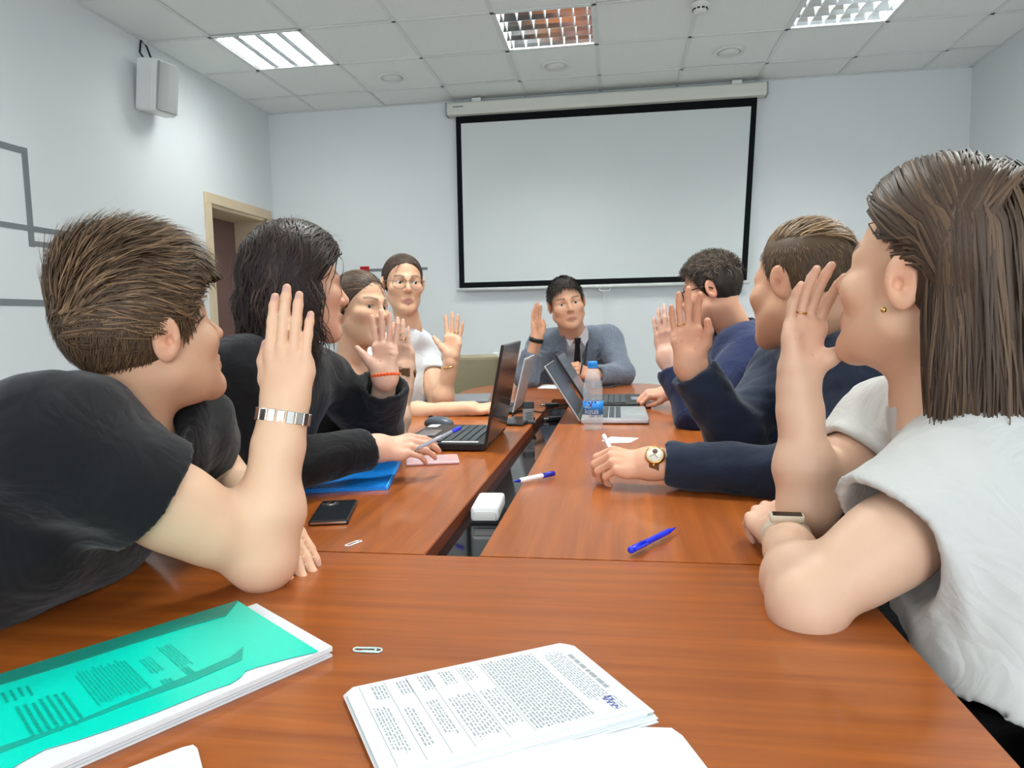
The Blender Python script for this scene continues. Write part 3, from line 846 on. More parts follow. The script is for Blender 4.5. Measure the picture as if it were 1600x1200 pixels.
for k, (x, y, lb) in enumerate(((-1.633, 5.189, 'round white ceiling speaker nearest the lit lamp'), (-.422, 5.20, 'round white ceiling speaker beyond the dark-looking louvre lamp'), (.776, 5.176, 'round white ceiling speaker above the right end of the screen'))):
    t = empty('ceiling_speaker', (x, y, CEIL + .003)); tag(t, lb, 'speaker', 'round ceiling speakers')
    lathe('ring', [(.078, 0), (.105, 0), (.110, -.004), (.104, -.009), (.085, -.011), (.078, -.008), (.078, 0)], M_white_plastic, t, 40)
    lathe('cover', [(0, -.014), (.060, -.014), (.068, -.010), (.068, 0), (0, 0)], M_white_plastic, t, 40)
t = empty('smoke_detector', (.49, 4.363, CEIL - .003)); tag(t, 'small round white smoke detector at the top edge of the ceiling', 'detector')
lathe('base', [(0, 0), (.052, 0), (.054, -.012), (.046, -.018), (0, -.018)], M_white_plastic, t, 28)
lathe('head', [(0, -.05), (.030, -.05), (.040, -.044), (.041, -.03), (.044, -.026), (.044, -.018), (0, -.018)], M_white_plastic, t, 28)
bm = bm_new()
for k in range(10):
    a = k * 2 * math.pi / 10; add_box(bm, (.041 * math.cos(a), .041 * math.sin(a), -.035), (.008, .016, .008), 0, a)
link('vent', bm_mesh(bm, 'vent'), M_black_plastic, t)

# wall speaker, top left
t = empty('wall_speaker', (XL, 4.22, 2.60)); tag(t, 'white box loudspeaker hung high on the left wall', 'speaker')
Ms = Matrix.Translation((.0, 0, 0)) @ Matrix.Rotation(math.radians(-14), 4, 'Z') @ Matrix.Rotation(math.radians(8), 4, 'Y')
prism('cabinet', [(.05, -.115), (.17, -.095), (.19, -.07), (.19, .07), (.17, .095), (.05, .115)], -.155, .155, M_white_plastic, t, Ms, .008)
prism('grille', [(.188, -.082), (.200, -.075), (.203, 0), (.200, .075), (.188, .082)], -.145, .145, M_grey_plastic, t, Ms, .003)
box('bracket', (.03, 0, 0), (.07, .04, .10), M_white_metal, t, .006)
tube('cable', [(.06, .0, .16), (.02, .01, .26), (.005, -.02, .285), (.02, -.06, .2), (.05, -.06, .15)], .006, M_black_rubber, t)

# ------------------------------------------------------------------ projection screen
M_screen = mat('screen_fabric', 'd9dedd', 0.85, spec=0.1)
M_screen_black = mat('screen_border', '121416', 0.8, spec=0.15)
M_case = mat('screen_case', 'dcddd3', 0.45)
t = empty('projection_screen', (-.11, YB, 2.73)); tag(t, 'wide white projection screen with black border on the far wall', 'screen')
inv = Matrix.Translation((.11, -YB, -2.73))
def spart(o): o.parent = t; o.matrix_parent_inverse = inv; return o
ys_ = YB - .06
spart(prism('case', [(YB - .115, 2.752), (YB - .125, 2.775), (YB - .125, 2.838), (YB - .115, 2.848), (YB - .035, 2.848), (YB - .035, 2.752)], -1.352, 1.137, M_case, None, Matrix(((0, 0, 1, 0), (1, 0, 0, 0), (0, 1, 0, 0), (0, 0, 0, 1)))))
for x in (-1.358, 1.143): spart(box('end_cap', (x, YB - .08, 2.80), (.014, .094, .102), M_grey_plastic, None, .006))
for x in (-1.11, .92): spart(box('bracket', (x, YB - .07, 2.862), (.075, .09, .03), M_white_metal, None, .004))
spart(box('maker_mark', (-1.26, YB - .1255, 2.812), (.085, .001, .013), M_grey_plastic, None))
def quad_board(name, pts, y, th, m):
    bm = bm_new(); a = [bm.verts.new((p[0], y, p[1])) for p in pts]; b = [bm.verts.new((p[0], y + th, p[1])) for p in pts]
    bm.faces.new(a); bm.faces.new(b[::-1])
    for i in range(4): bm.faces.new((a[i], b[i], b[(i + 1) % 4], a[(i + 1) % 4]))
    return spart(link(name, bm_mesh(bm, name), m))
OUT = [(-1.294, 2.76), (1.082, 2.76), (1.016, 1.36), (-1.302, 1.36)]
INN = [(-1.252, 2.695), (1.036, 2.688), (.972, 1.404), (-1.256, 1.404)]
quad_board('border', OUT, ys_, .003, M_screen_black)
quad_board('fabric', INN, ys_ - .002, .002, M_screen)
spart(tube('weight_bar', [(-1.325, ys_, 1.345), (1.035, ys_, 1.345)], .014, M_white_metal, None, 12))
bm = bm_new(); add_tube(bm, [(-.14, ys_ - .01, 1.325), (-.13, ys_ - .012, 1.305), (-.06, ys_ - .012, 1.305), (-.05, ys_ - .01, 1.325)], .005, 6)
spart(link('pull_handle', bm_mesh(bm, 'pull_handle'), M_white_plastic))
spart(tube('pull_cord', [(-.10, ys_, 1.30), (-.105, ys_ + .02, 1.15), (-.12, YB - .02, 1.0), (-.13, YB - .012, .9)], .0022, M_white_plastic, None, 5))

# wall socket on the far wall
t = empty('wall_socket', (-0.9938, 5.8200, 0.7535)); tag(t, 'white surface-mounted socket box low on the far wall beside the beige chair', 'socket')
box('box', (0, 0, 0), (.085, .045, .13), M_white_plastic, t, .008); box('cover', (0, -.026, 0), (.075, .01, .115), M_white_plastic, t, .004)

# ------------------------------------------------------------------ the conference table
def wood_mat(name, along):
    m = mat(name, 'b5642e', 0.30, spec=0.5, coat=0.25)
    nt = m.node_tree; N = nt.nodes; L = nt.links; b = N['Principled BSDF']
    tc = N.new('ShaderNodeTexCoord'); mp = N.new('ShaderNodeMapping')
    mp.inputs['Scale'].default_value = (1.6, 34, 34) if along == 'x' else (34, 1.6, 34)
    L.new(tc.outputs['Object'], mp.inputs['Vector'])
    n = N.new('ShaderNodeTexNoise'); n.inputs['Scale'].default_value = 2.2; n.inputs['Detail'].default_value = 7; n.inputs['Roughness'].default_value = .62; n.inputs['Distortion'].default_value = .5
    L.new(mp.outputs[0], n.inputs['Vector'])
    mp2 = N.new('ShaderNodeMapping'); mp2.inputs['Scale'].default_value = (.7, 2.6, 2) if along == 'x' else (2.6, .7, 2)
    L.new(tc.outputs['Object'], mp2.inputs['Vector'])
    w = N.new('ShaderNodeTexWave'); w.wave_type = 'BANDS'; w.bands_direction = 'Y' if along == 'x' else 'X'; w.inputs['Scale'].default_value = 3.2; w.inputs['Distortion'].default_value = 7; w.inputs['Detail'].default_value = 3; w.inputs['Detail Scale'].default_value = .8
    L.new(mp2.outputs[0], w.inputs['Vector'])
    mx = N.new('ShaderNodeMath'); mx.operation = 'MULTIPLY_ADD'; mx.inputs[1].default_value = .16; L.new(w.outputs['Fac'], mx.inputs[0]); L.new(n.outputs['Fac'], mx.inputs[2])
    cr = N.new('ShaderNodeValToRGB'); e = cr.color_ramp.elements
    e[0].position = .30; e[0].color = S('8b4515'); e[1].position = .86; e[1].color = S('ae5e1f'); e.new(.58).color = S('9c521c')
    L.new(mx.outputs[0], cr.inputs[0]); L.new(cr.outputs[0], b.inputs['Base Color'])
    return m
M_wood_x = wood_mat('cherry_laminate_across', 'x'); M_wood_y = wood_mat('cherry_laminate_along', 'y')
M_edge = mat('table_edge_band', '7a3514', 0.35)
XT0, XT1 = -.755, .302; XG0, XG1 = -.286, -.203; YS = .985; YE = 3.02
tb = empty('conference_table', ((XT0 + XT1) / 2, 2.0, 0)); tag(tb, 'long cherry wood conference table with a narrow glass strip down its middle', 'table')
tinv = Matrix.Translation((-tb.location.x, -2.0, 0))
def tpart(o, parent=None): o.parent = parent or tb; o.matrix_parent_inverse = tinv; return o
def slab_top(name, poly, m):
    bm = bm_new(); add_prism(bm, poly, TZ - .028, TZ); bmesh.ops.recalc_face_normals(bm, faces=bm.faces)
    for f in bm.faces: f.material_index = 0 if abs(f.normal.z) > .5 else 1
    es = [e for e in bm.edges if abs(e.verts[0].co.z - TZ) < 1e-5 and abs(e.verts[1].co.z - TZ) < 1e-5]
    bmesh.ops.bevel(bm, geom=es, offset=.0015, segments=2, affect='EDGES')
    return tpart(link(name, bm_mesh(bm, name), [m, M_edge]))
slab_top('front_top', [(XT0, .10), (XT1, .10), (XT1, YS - .001), (XT0, YS - .001)], M_wood_x)
slab_top('left_top', [(XT0, YS + .001), (XG0, YS + .001), (XG0 + .012, YE - .001), (XT0, YE - .001)], M_wood_y)
slab_top('right_top', [(XG1, YS + .001), (XT1, YS + .001), (XT1, YE - .001), (XG1 + .012, YE - .001)], M_wood_y)
cxm = (XT0 + XT1) / 2; hw = (XT1 - XT0) / 2
end = [(XT1, YE + .001)] + [(cxm + hw * (abs(math.cos(a)) ** .62) * (1 if math.cos(a) >= 0 else -1), YE + .18 + .57 * abs(math.sin(a)) ** .62) for a in [math.pi * k / 28 for k in range(29)]] + [(XT0, YE + .001)]
slab_top('end_top', end, M_wood_x)
tpart(prism('glass_strip', [(XG0 + .0006, YS + .0015), (XG1 - .0006, YS + .0015), (XG1 + .0114, YE - .0015), (XG0 + .0126, YE - .0015)], TZ - .032, TZ - .024, M_dark_glass))
M_leg = mat('table_leg_metal', '2b2c2e', 0.4, metal=.6)
for x in (XT0 + .16, XT1 - .16):
    for y in (.25, 1.15, 2.85, 3.5):
        bm = bm_new(); add_tube(bm, [(x, y, .012), (x, y, TZ - .028)], .03, 14); add_lathe(bm, [(0, 0), (.05, 0), (.05, .012), (0, .012)], 16, Matrix.Translation((x, y, 0)))
        tpart(link('leg', bm_mesh(bm, 'leg'), M_leg))
for c, s in (((cxm, .25, .50), (.8, .018, .36)), ((cxm, 2.95, .50), (.8, .018, .36))): tpart(box('modesty_panel', c, s, M_wood_x))

# ------------------------------------------------------------------ things on the table
V3 = Vector
def up_by(p, dz): return (p[0], p[1], p[2] + dz)
def dir2(a, b): return (V3((b[0] - a[0], b[1] - a[1], 0))).normalized()
M_paper = mat('paper', 'e3e6e8', 0.85, spec=0.2)
M_print = mat('printed_ink', 'a3a7ab', 0.9, spec=0.1)
M_ink_blue = mat('blue_ink', '6d6fc0', 0.9, spec=0.1)
M_teal = mat('teal_plastic', '08dcc2', 0.22, spec=0.5)
M_teal_dark = mat('teal_print', '06a894', 0.4)
M_teal_edge = mat('teal_plastic_dark', '1f8a78', 0.25)
def sheet(name, poly, z0, z1, m, parent): return prism(name, [(p[0], p[1]) for p in poly], z0, z1, m, parent)
def text_lines(bm, O, U, W, rows, v0, v1, u0, u1, z, seed, th=.4, gap=.12, ragged=.1, wmin=.012, wmax=.05):
    """rows of short printed dashes; O origin, U/W page axes (full vectors); rows spread along u, words along v"""
    r = random.Random(seed)
    for i in range(rows):
        u = u0 + (u1 - u0) * (i + .5) / rows; hh = (u1 - u0) / rows * th * .5; v = v0 + (r.uniform(0, ragged) if ragged else 0) * (v1 - v0)
        end = v1 - r.uniform(0, ragged) * (v1 - v0)
        while v < end:
            w = min(r.uniform(wmin, wmax), end - v)
            q = [(u - hh, v), (u + hh, v), (u + hh, v + w), (u - hh, v + w)]
            bm.faces.new([bm.verts.new((O[0] + U[0] * a + W[0] * b, O[1] + U[1] * a + W[1] * b, z)) for a, b in q])
            v += w + gap * r.uniform(.06, .16)
def inside(poly, M=.0): pass

# --- printed page stack in front of the camera
A, B, Cc = V3((-0.2519, 0.5920, 0.7400)), V3((-0.0540, 0.7093, 0.7400)), V3((0.0234, 0.5926, 0.7400))
U, W = (B - A), (Cc - B)
t = empty('document_stack', tuple(A)); tag(t, 'stack of white printed pages with tables of text at the near table edge', 'papers')
inv = Matrix.Translation(-A)
def dp(o): o.parent = t; o.matrix_parent_inverse = inv; return o
rr_ = random.Random(5)
W2 = W * 1.0
for k in range(7):
    j = lambda: V3((rr_.uniform(-.004, .004), rr_.uniform(-.004, .004), 0))
    o_ = j(); z0 = TZ + .0012 * k
    sl = W.normalized() * (.016 * (6 - k) / 6 if k < 6 else 0)
    a, b, c, d = A + o_, B + o_, B + W2 + o_ + sl, A + W2 + o_ + sl * 1.6
    u_ = U.normalized() * .008; w_ = W.normalized() * .008
    dp(sheet('page', [a + w_, a + u_, b - u_, b + w_, c, d], z0 + .0001, z0 + .0011, M_paper, None))
zt = TZ + .0012 * 6 + .0013
bm = bm_new()
text_lines(bm, A, U, W, 1, .20, .72, .93, .955, zt, 1, .8, .12, .02, .03, .09)
text_lines(bm, A, U, W, 8, .10, .86, .83, .92, zt, 2, .45)
text_lines(bm, A, U, W, 5, .80, .97, .875, .935, zt, 21, .4)
text_lines(bm, A, U, W, 17, .06, .96, .56, .80, zt, 3, .5, .10, .03)
text_lines(bm, A, U, W, 5, .40, .86, .47, .545, zt, 4, .4)
text_lines(bm, A, U, W, 8, .38, .92, .34, .45, zt, 5, .42)
for i, u0 in enumerate((.46, .37, .28, .19, .09)): text_lines(bm, A, U, W, 4, .06, .26, u0, u0 + .055, zt, 30 + i, .45)
text_lines(bm, A, U, W, 4, .36, .80, .255, .305, zt, 6, .42); text_lines(bm, A, U, W, 3, .40, .85, .165, .205, zt, 7, .42); text_lines(bm, A, U, W, 5, .32, .86, .06, .12, zt, 8, .42)
for u in (.05, .15, .24, .325, .455, .552): text_lines(bm, A, U, W, 1, .03, .97, u - .002, u + .002, zt, 40, .6, .0, .0, .94, .95)
dp(tag(link('printed_text', bm_mesh(bm, 'printed_text'), M_print), kind='stuff'))
s0 = A + U * .895 + W * .88; pts = [s0 + U * (.05 * math.sin(i * 1.9) * (1 - i / 16)) * .6 + W * (i * .012 - .08) for i in range(14)]
dp(tube('signature', [(p.x, p.y, zt) for p in pts], .0005, M_ink_blue, None, 4))
# --- blank sheets lying over the stack
t = empty('blank_sheets', (-0.0343, 0.5285, 0.7400)); tag(t, 'blank white sheets with rounded corners overlapping the printed stack', 'papers')
inv2 = Matrix.Translation(-V3(t.location))
pl = [(-0.1536, 0.4962, 0.7435), (0.0188, 0.5697, 0.7435), (0.0411, 0.5713, 0.7435), (0.0491, 0.5612, 0.7435), (0.0660, 0.5160, 0.7435), (0.0789, 0.4686, 0.7435), (-0.1105, 0.4129, 0.7435)]
for k in range(3):
    o = sheet('page', [(p[0] + k * .001, p[1] - k * .001) for p in pl], TZ + .0003 + .0012 * k, TZ + .0013 + .0012 * k, M_paper, t); o.matrix_parent_inverse = inv2
# --- sheet at the lower left
pl = [(-0.3823, 0.4664, 0.7400), (-0.3546, 0.4977, 0.7400), (-0.3477, 0.5020, 0.7400), (-0.3409, 0.4976, 0.7400), (-0.3104, 0.4605, 0.7400), (-0.2811, 0.4199, 0.7400), (-0.3530, 0.4175, 0.7400)]
t = empty('paper_sheet', pl[1]); tag(t, 'corner of a loose white sheet beside the teal folder at the near edge', 'papers')
for k in range(2):
    o = sheet('page', pl, TZ + .0003 + k * .0012, TZ + .0013 + k * .0012, M_paper, t); o.matrix_parent_inverse = Matrix.Translation(-V3(pl[1]))

# --- teal plastic folder on a thick pile of paper
zf = TZ + .013
P0, P1, P2 = V3((-0.4325, 0.7615, 0.7530)), V3((-0.2954, 0.6638, 0.7530)), V3((-0.4272, 0.4574, 0.7530))
q0 = P0 - (P1 - P2) * .98
t = empty('paper_folder', tuple(V3((P1.x, P1.y, TZ)))); tag(t, 'translucent teal plastic folder over a thick pile of white paper', 'folder')
inv3 = Matrix.Translation(-V3(t.location))
def fp(o): o.parent = t; o.matrix_parent_inverse = inv3; return o
U = (q0 - P0) * 1.25; W = (P1 - P0)
for k in range(5):
    j = V3((rr_.uniform(-.003, .003), rr_.uniform(-.003, .003), 0)); z0 = TZ + .0003 + .0025 * k
    a, b = P0 + j, P1 + j
    fp(sheet('page', [a, b, b + U, a + U], z0, z0 + .0023, M_paper, None))
# wavy cover: its lower edge leaves a white margin
cov = [(-0.4549, 0.7603, 0.7550), (-0.3029, 0.6475, 0.7550), (-0.3268, 0.6299, 0.7550), (-0.3390, 0.6193, 0.7550), (-0.3491, 0.6105, 0.7550), (-0.3564, 0.6021, 0.7550), (-0.3549, 0.5900, 0.7550), (-0.3582, 0.5778, 0.7550), (-0.3697, 0.5651, 0.7550), (-0.3827, 0.5461, 0.7550), (-0.3980, 0.5238, 0.7550), (-0.4165, 0.5004, 0.7550), (-0.4352, 0.4802, 0.7550), (-0.4517, 0.4663, 0.7550), (-0.4571, 0.4477, 0.7550), (-0.4573, 0.4308, 0.7550), (-0.4776, 0.4189, 0.7550), (-0.6274, 0.4997, 0.7550), (-0.6160, 0.5308, 0.7550), (-0.5920, 0.5676, 0.7550)]
fp(sheet('cover', cov, zf + .0006, zf + .0012, M_teal, None))
band = [(-0.4549, 0.7603, 0.7550), (-0.4458, 0.7169, 0.7550), (-0.4734, 0.6837, 0.7550), (-0.5082, 0.6370, 0.7550), (-0.5418, 0.5895, 0.7550), (-0.5739, 0.5492, 0.7550), (-0.5991, 0.5153, 0.7550), (-0.6160, 0.5308, 0.7550), (-0.5920, 0.5676, 0.7550)]
fp(sheet('folded_rim', band, zf + .0013, zf + .0022, M_teal_edge, None))
fold = [(-0.3845, 0.6473, 0.7550), (-0.3712, 0.6211, 0.7550), (-0.3959, 0.5760, 0.7550), ((-0.4290, 0.5325, 0.7550)), (-0.4571, 0.4921, 0.7550), (-0.4821, 0.4560, 0.7550), (-0.4895, 0.4635, 0.7550), (-0.4575, 0.4995, 0.7550), (-0.4320, 0.5449, 0.7550), (-0.4046, 0.5894, 0.7550), (-0.3857, 0.6249, 0.7550)]
fp(sheet('inner_sheet_edge', fold, zf + .0013, zf + .0018, M_teal_dark, None))
bm = bm_new(); zt = zf + .0019
O = V3((-0.4452, 0.7066, 0.7550)); Pu = V3((-0.5719, 0.5471, 0.7550)) - O; Pw = V3((-0.3630, 0.6467, 0.7550)) - O
text_lines(bm, O, Pu, Pw, 5, .20, .85, .30, .37, zt, 50, .35); text_lines(bm, O, Pu, Pw, 4, .35, .8, .42, .48, zt, 51, .35)
text_lines(bm, O, Pu, Pw, 14, .20, 1.05, .52, .74, zt, 52, .42); text_lines(bm, O, Pu, Pw, 7, .5, 1.25, .80, 1.0, zt, 53, .45); text_lines(bm, O, Pu, Pw, 4, .15, .40, .9, 1.02, zt, 54, .4)
text_lines(bm, O, Pu, Pw, 3, .85, 1.05, .33, .37, zt, 55, .6); text_lines(bm, O, Pu, Pw, 3, .95, 1.2, .43, .48, zt, 56, .6)
fp(tag(link('printed_text', bm_mesh(bm, 'printed_text'), M_teal_dark), kind='stuff'))

# --- blue plastic folder
M_blue_plastic = mat('blue_plastic', '1d86e0', 0.2, spec=0.6)
M_blue_edge = mat('blue_plastic_light', '4aa6ee', 0.25)
pl = [(-0.6434, 1.3297, 0.7400), (-0.4734, 1.3681, 0.7400), (-0.5326, 1.6522, 0.7400), (-0.7061, 1.6435, 0.7400)]
t = empty('plastic_folder', pl[1]); tag(t, 'bright blue plastic folder under the black jacket sleeve', 'folder')
iv = Matrix.Translation(-V3(pl[1]))
o = prism('cover', [(p[0], p[1]) for p in pl], TZ + .0003, TZ + .005, M_blue_plastic, t); o.matrix_parent_inverse = iv
o = prism('cover', [(p[0] + .004, p[1] + .004) for p in pl], TZ + .0052, TZ + .0075, M_blue_plastic, t); o.matrix_parent_inverse = iv
o = tube('spine', [up_by(pl[1], .004), up_by(pl[2], .004)], .004, M_blue_edge, t); o.matrix_parent_inverse = iv

# --- phones
def phone(name, label, c, rz, w, l, th, body, face, cam_=None, z=TZ, rim=None):
    t = empty(name, (c[0], c[1], z), rz); tag(t, label, 'phone')
    bm = bm_new(); add_box(bm, (0, 0, th / 2 + .0002), (w, l, th), .0035, seg=3); link('body', bm_mesh(bm, 'body'), body, t)
    box('face', (0, 0, th + .0004), (w - .006, l - .006, .0006), face, t, .0)
    if rim: 
        bm = bm_new(); add_box(bm, (0, -l / 2, th * .5), (w * .9, .001, th * .35), .0); link('port_edge', bm_mesh(bm, 'port_edge'), rim, t)
    if cam_:
        prism('camera_bump', [(cam_[0] + .011 * math.cos(a) * 1.5, cam_[1] + .011 * math.sin(a)) for a in [k * math.pi / 10 for k in range(20)]], th, th + .002, M_steel, t)
        for dx in (-.007, .007): lathe('lens', [(0, .0026), (.0052, .0026), (.0058, .002), (.0058, 0)], M_dark_glass, t, 16, Matrix.Translation((cam_[0] + dx, cam_[1], th)))
    return t
a, b, d = V3((-0.5184, 1.1114, 0.7400)), V3((-0.4524, 1.1280, 0.7400)), V3((-0.5047, 1.2595, 0.7400)); c = V3((-0.5646, 1.2365, 0.7400))
phone('smartphone', 'black smartphone lying face down with a steel camera bump', tuple((a + b + c + d) / 4), math.atan2((b - a).y, (b - a).x), (b - a).length, (d - b).length * .97, .009, M_black_plastic, mat('phone_back', '23272a', .22), (-.014, .045), rim=M_steel)
a, b, d = V3((-0.5052, 1.6005, 0.7400)), V3((-0.3813, 1.6368, 0.7400)), V3((-0.4026, 1.7231, 0.7400))
phone('smartphone', 'pale pink smartphone beside the hand holding the pen', tuple(a + (b - a) * .5 + (d - b) * .5), math.atan2((b - a).y, (b - a).x), (b - a).length, (d - b).length, .008, mat('pink_case', 'e8c3c4', .3), mat('pink_glass', 'caa3a8', .15))
a, b, d = V3((-0.3655, 2.1974, 0.7400)), V3((-0.2969, 2.2120, 0.7400)), V3((-0.2834, 2.3997, 0.7400))
phone('smartphone', 'black glass smartphone behind the open black laptop lid', tuple((a + d) / 2 + V3((-.01, .02, 0))), math.radians(-8), .085, .16, .009, M_black_plastic, M_dark_glass)

# --- pens
def pen(label, a, b, m, tip, clip=None, r=.0048, z=TZ, cat='pen', cap=None):
    a, b = V3(a), V3(b); L = (b - a).length; x, y, d = frame_on(b - a); 
    t = empty('ballpoint_pen', tuple(a)); tag(t, label, cat, 'pens on the table')
    M_ = mtx((0, 0, r), y, x, d) if True else None
    lathe('barrel', [(r * .9, L * .16), (r, L * .2), (r, L * .70), (r * .95, L * .72)], m, t, 14, M_)
    lathe('tip', [(0, 0), (.0008, 0), (.0012, L * .03), (r * .75, L * .13), (r * .9, L * .16)], tip, t, 14, M_)
    lathe('cap', [(r * .95, L * .70), (r * 1.12, L * .70), (r * 1.12, L * .985), (r * .8, L), (0, L)], cap or m, t, 14, M_)
    bm = bm_new(); add_box(bm, (0, 0, 0), (.0022, .004, L * .24), .0006); o = link('clip', bm_mesh(bm, 'clip'), clip or cap or m, t)
    o.matrix_local = M_ @ Matrix.Translation((r * .2, r * 1.25, L * .83)) 
    return t
M_blue_pen = mat('blue_pen', '1a2fd6', .28); M_white_pen = mat('white_pen', 'f0f0f2', .3); M_navy_pen = mat('navy_pen', '20219a', .3)
pen('plain blue capped ballpoint pen on the right table half', (0.0914, 1.1197, 0.7450), (0.0165, 1.0019, 0.7450), M_blue_pen, M_blue_pen, r=.0046)
pen('white ballpoint pen with dark blue tip and clip beside the gap', (-0.2163, 1.4144, 0.7450), (-0.1373, 1.5030, 0.7450), M_white_pen, M_navy_pen, cap=M_navy_pen, r=.0052)

# --- paper clips
def clip(label, c, rz, m, s=1.0):
    def arc(cx, r, a0, a1, n=7): return [(cx + r * math.cos(a0 + (a1 - a0) * i / n), r * math.sin(a0 + (a1 - a0) * i / n)) for i in range(n + 1)]
    P = [(-.008, .0042)] + arc(.010, .0042, math.pi / 2, -math.pi / 2) + arc(-.011, .0042 * .85, -math.pi / 2, -3 * math.pi / 2) [0:] 
    P = [(-.006, .0038), (.010, .0038)] + arc(.010, .0038, math.pi / 2, -math.pi / 2) + [(-.010, -.0038)] + arc(-.010, .0032, -math.pi / 2, -3 * math.pi / 2) + [(.006, .0026)] + arc(.006, .0024, math.pi / 2, -math.pi / 2) + [(-.004, -.0022)]
    o = tube('paper_clip', [(x * s, y * s, .0008 + .0003 * (i % 2)) for i, (x, y) in enumerate(P)], .0009 * s, m, None, 6)
    o.location = (c[0], c[1], TZ + .0003); o.rotation_euler = (0, 0, rz); tag(o, label, 'paper clip'); return o
M_clip_mint = mat('mint_clip', 'c9e6df', .35, noise=(500, .35)); M_clip_white = mat('white_clip', 'e9e4e2', .35)
clip('small mint and white striped paper clip on the front desk', (-0.2634, 0.6811, 0.7400), math.radians(0), M_clip_mint, 1.15)
clip('small white paper clip in front of the black smartphone', (-0.4120, 1.0238, 0.7400), math.radians(62), M_clip_white, 1.15)

# --- white box on the glass strip
t = empty('white_adapter', ((-0.2379, 1.2651, 0.7400)[0] - .006, 1.285, TZ - .0236), math.radians(3)); tag(t, 'white plastic adapter box standing on the glass strip in the gap', 'adapter')
box('body', (0, 0, .0165), (.052, .115, .027), M_white_plastic, t, .006)
box('front_panel', (0, -.0580, .0150), (.042, .003, .014), mat('warm_white_plastic', 'dcd9d3', .4), t, .004)
box('base', (0, 0, .0016), (.054, .118, .003), M_black_plastic, t)

# --- laptops
M_lap_black = mat('laptop_black', '1b1c1f', .35, spec=.4); M_lap_lid = mat('laptop_lid', '2b2624', .22, spec=.5, coat=.3); M_key = mat('laptop_key', '35393c', .5); M_key_blue = mat('laptop_key_grey', '3b4448', .5)
M_lap_pale = mat('laptop_pale', 'b9bcc0', .35)
M_screen_grey = mat('laptop_screen_grey', '6b6e75', .16, spec=.6)  # grey of the lit, reflecting display is put into its base colour
M_lap_silver = mat('laptop_silver', 'c6c8ca', .32, metal=.7); M_screen_off = mat('laptop_screen', '2a2c30', .10, spec=.6)
def laptop(label, hinge, rz, w, d, lid, ang, base, lidm, keym, screen, deck=None, th=.016, stickers=()):
    """hinge: near end of the hinge line on the table; local x runs along the hinge, local y from the hinge to the user"""
    t = empty('laptop', (hinge[0], hinge[1], TZ), rz); tag(t, label, 'laptop')
    bm = bm_new(); add_box(bm, (w / 2, d / 2, th / 2 + .002), (w, d, th), .004, seg=2); ba = link('base', bm_mesh(bm, 'base'), base, t)
    if deck: box('deck', (w / 2, d / 2, th + .0023), (w - .006, d - .006, .0012), deck, t)
    kb = bm_new(); kz = th + .0035
    rows, cols = 5, 14; kw = (w - .05) / cols; kd = d * .48 / rows
    kme = None
    for r_ in range(rows):
        for c_ in range(cols):
            if kme is None:
                b_ = bm_new(); add_box(b_, (0, 0, 0), (kw * .84, kd * .82, .0022), .0005); kme = bm_mesh(b_, 'key')
            o = link('key', kme, keym, ba); o.location = (.025 + kw * (c_ + .5), d * .12 + kd * (r_ + .5), kz)
    box('touchpad', (w / 2, d * .81, th + .0032), (w * .32, d * .24, .0008), screen if deck is None else M_lap_silver, t)
    L = empty('lid', (0, -.002, th * .6)); L.parent = t; L.rotation_euler = (math.radians(ang), 0, 0)
    bm = bm_new(); add_box(bm, (w / 2, 0.0, lid / 2), (w, .007, lid), .003, seg=2); link('lid_shell', bm_mesh(bm, 'lid_shell'), lidm, L)
    box('display', (w / 2, .0042, lid / 2 + .004), (w - .02, .0012, lid - .03), screen, L)
    box('bezel', (w / 2, .0037, lid / 2), (w - .004, .001, lid - .004), M_black_plastic, L)
    for x in (.05, w - .05): tube('hinge', [(x - .02, -.002, th * .7), (x + .02, -.002, th * .7)], .006, M_black_plastic, t, 10)
    for (x, y, sx, sy, m) in stickers: box('sticker', (x, y, th + .003), (sx, sy, .0006), m, t)
    return t
# the lid leans away from the user; local y = towards the user
hA = (-0.3479, 1.7948, 0.7400); hB = (-0.3799, 2.3680, 0.7400)
laptop('black laptop with reflective lid, open toward the left row', hA, math.radians(90), .335, .24, .275, 11, M_lap_black, M_lap_lid, M_key_blue, M_screen_off, None, .02,
       [(.05, .20, .08, .018, M_white_plastic), (.30, .215, .05, .03, M_paper), (.02, .07, .018, .10, M_white_plastic)])
hS = (-0.1198, 2.2832, 0.7400)
laptop('silver laptop with black screen, open behind the water bottle', (hS[0], hS[1] + .33, 0), math.radians(-90), .33, .222, .215, 32, M_lap_silver, M_lap_silver, M_key, M_screen_off, M_lap_silver)
hK = ((-0.1202, 2.6760, 0.7400)[0], (-0.1202, 2.6760, 0.7400)[1], 0)
laptop('matte black laptop behind the silver laptop', (hK[0] + .01, hK[1] + .36, 0), math.radians(-90), .35, .24, .235, 32, M_lap_black, M_lap_black, M_key, M_screen_grey)

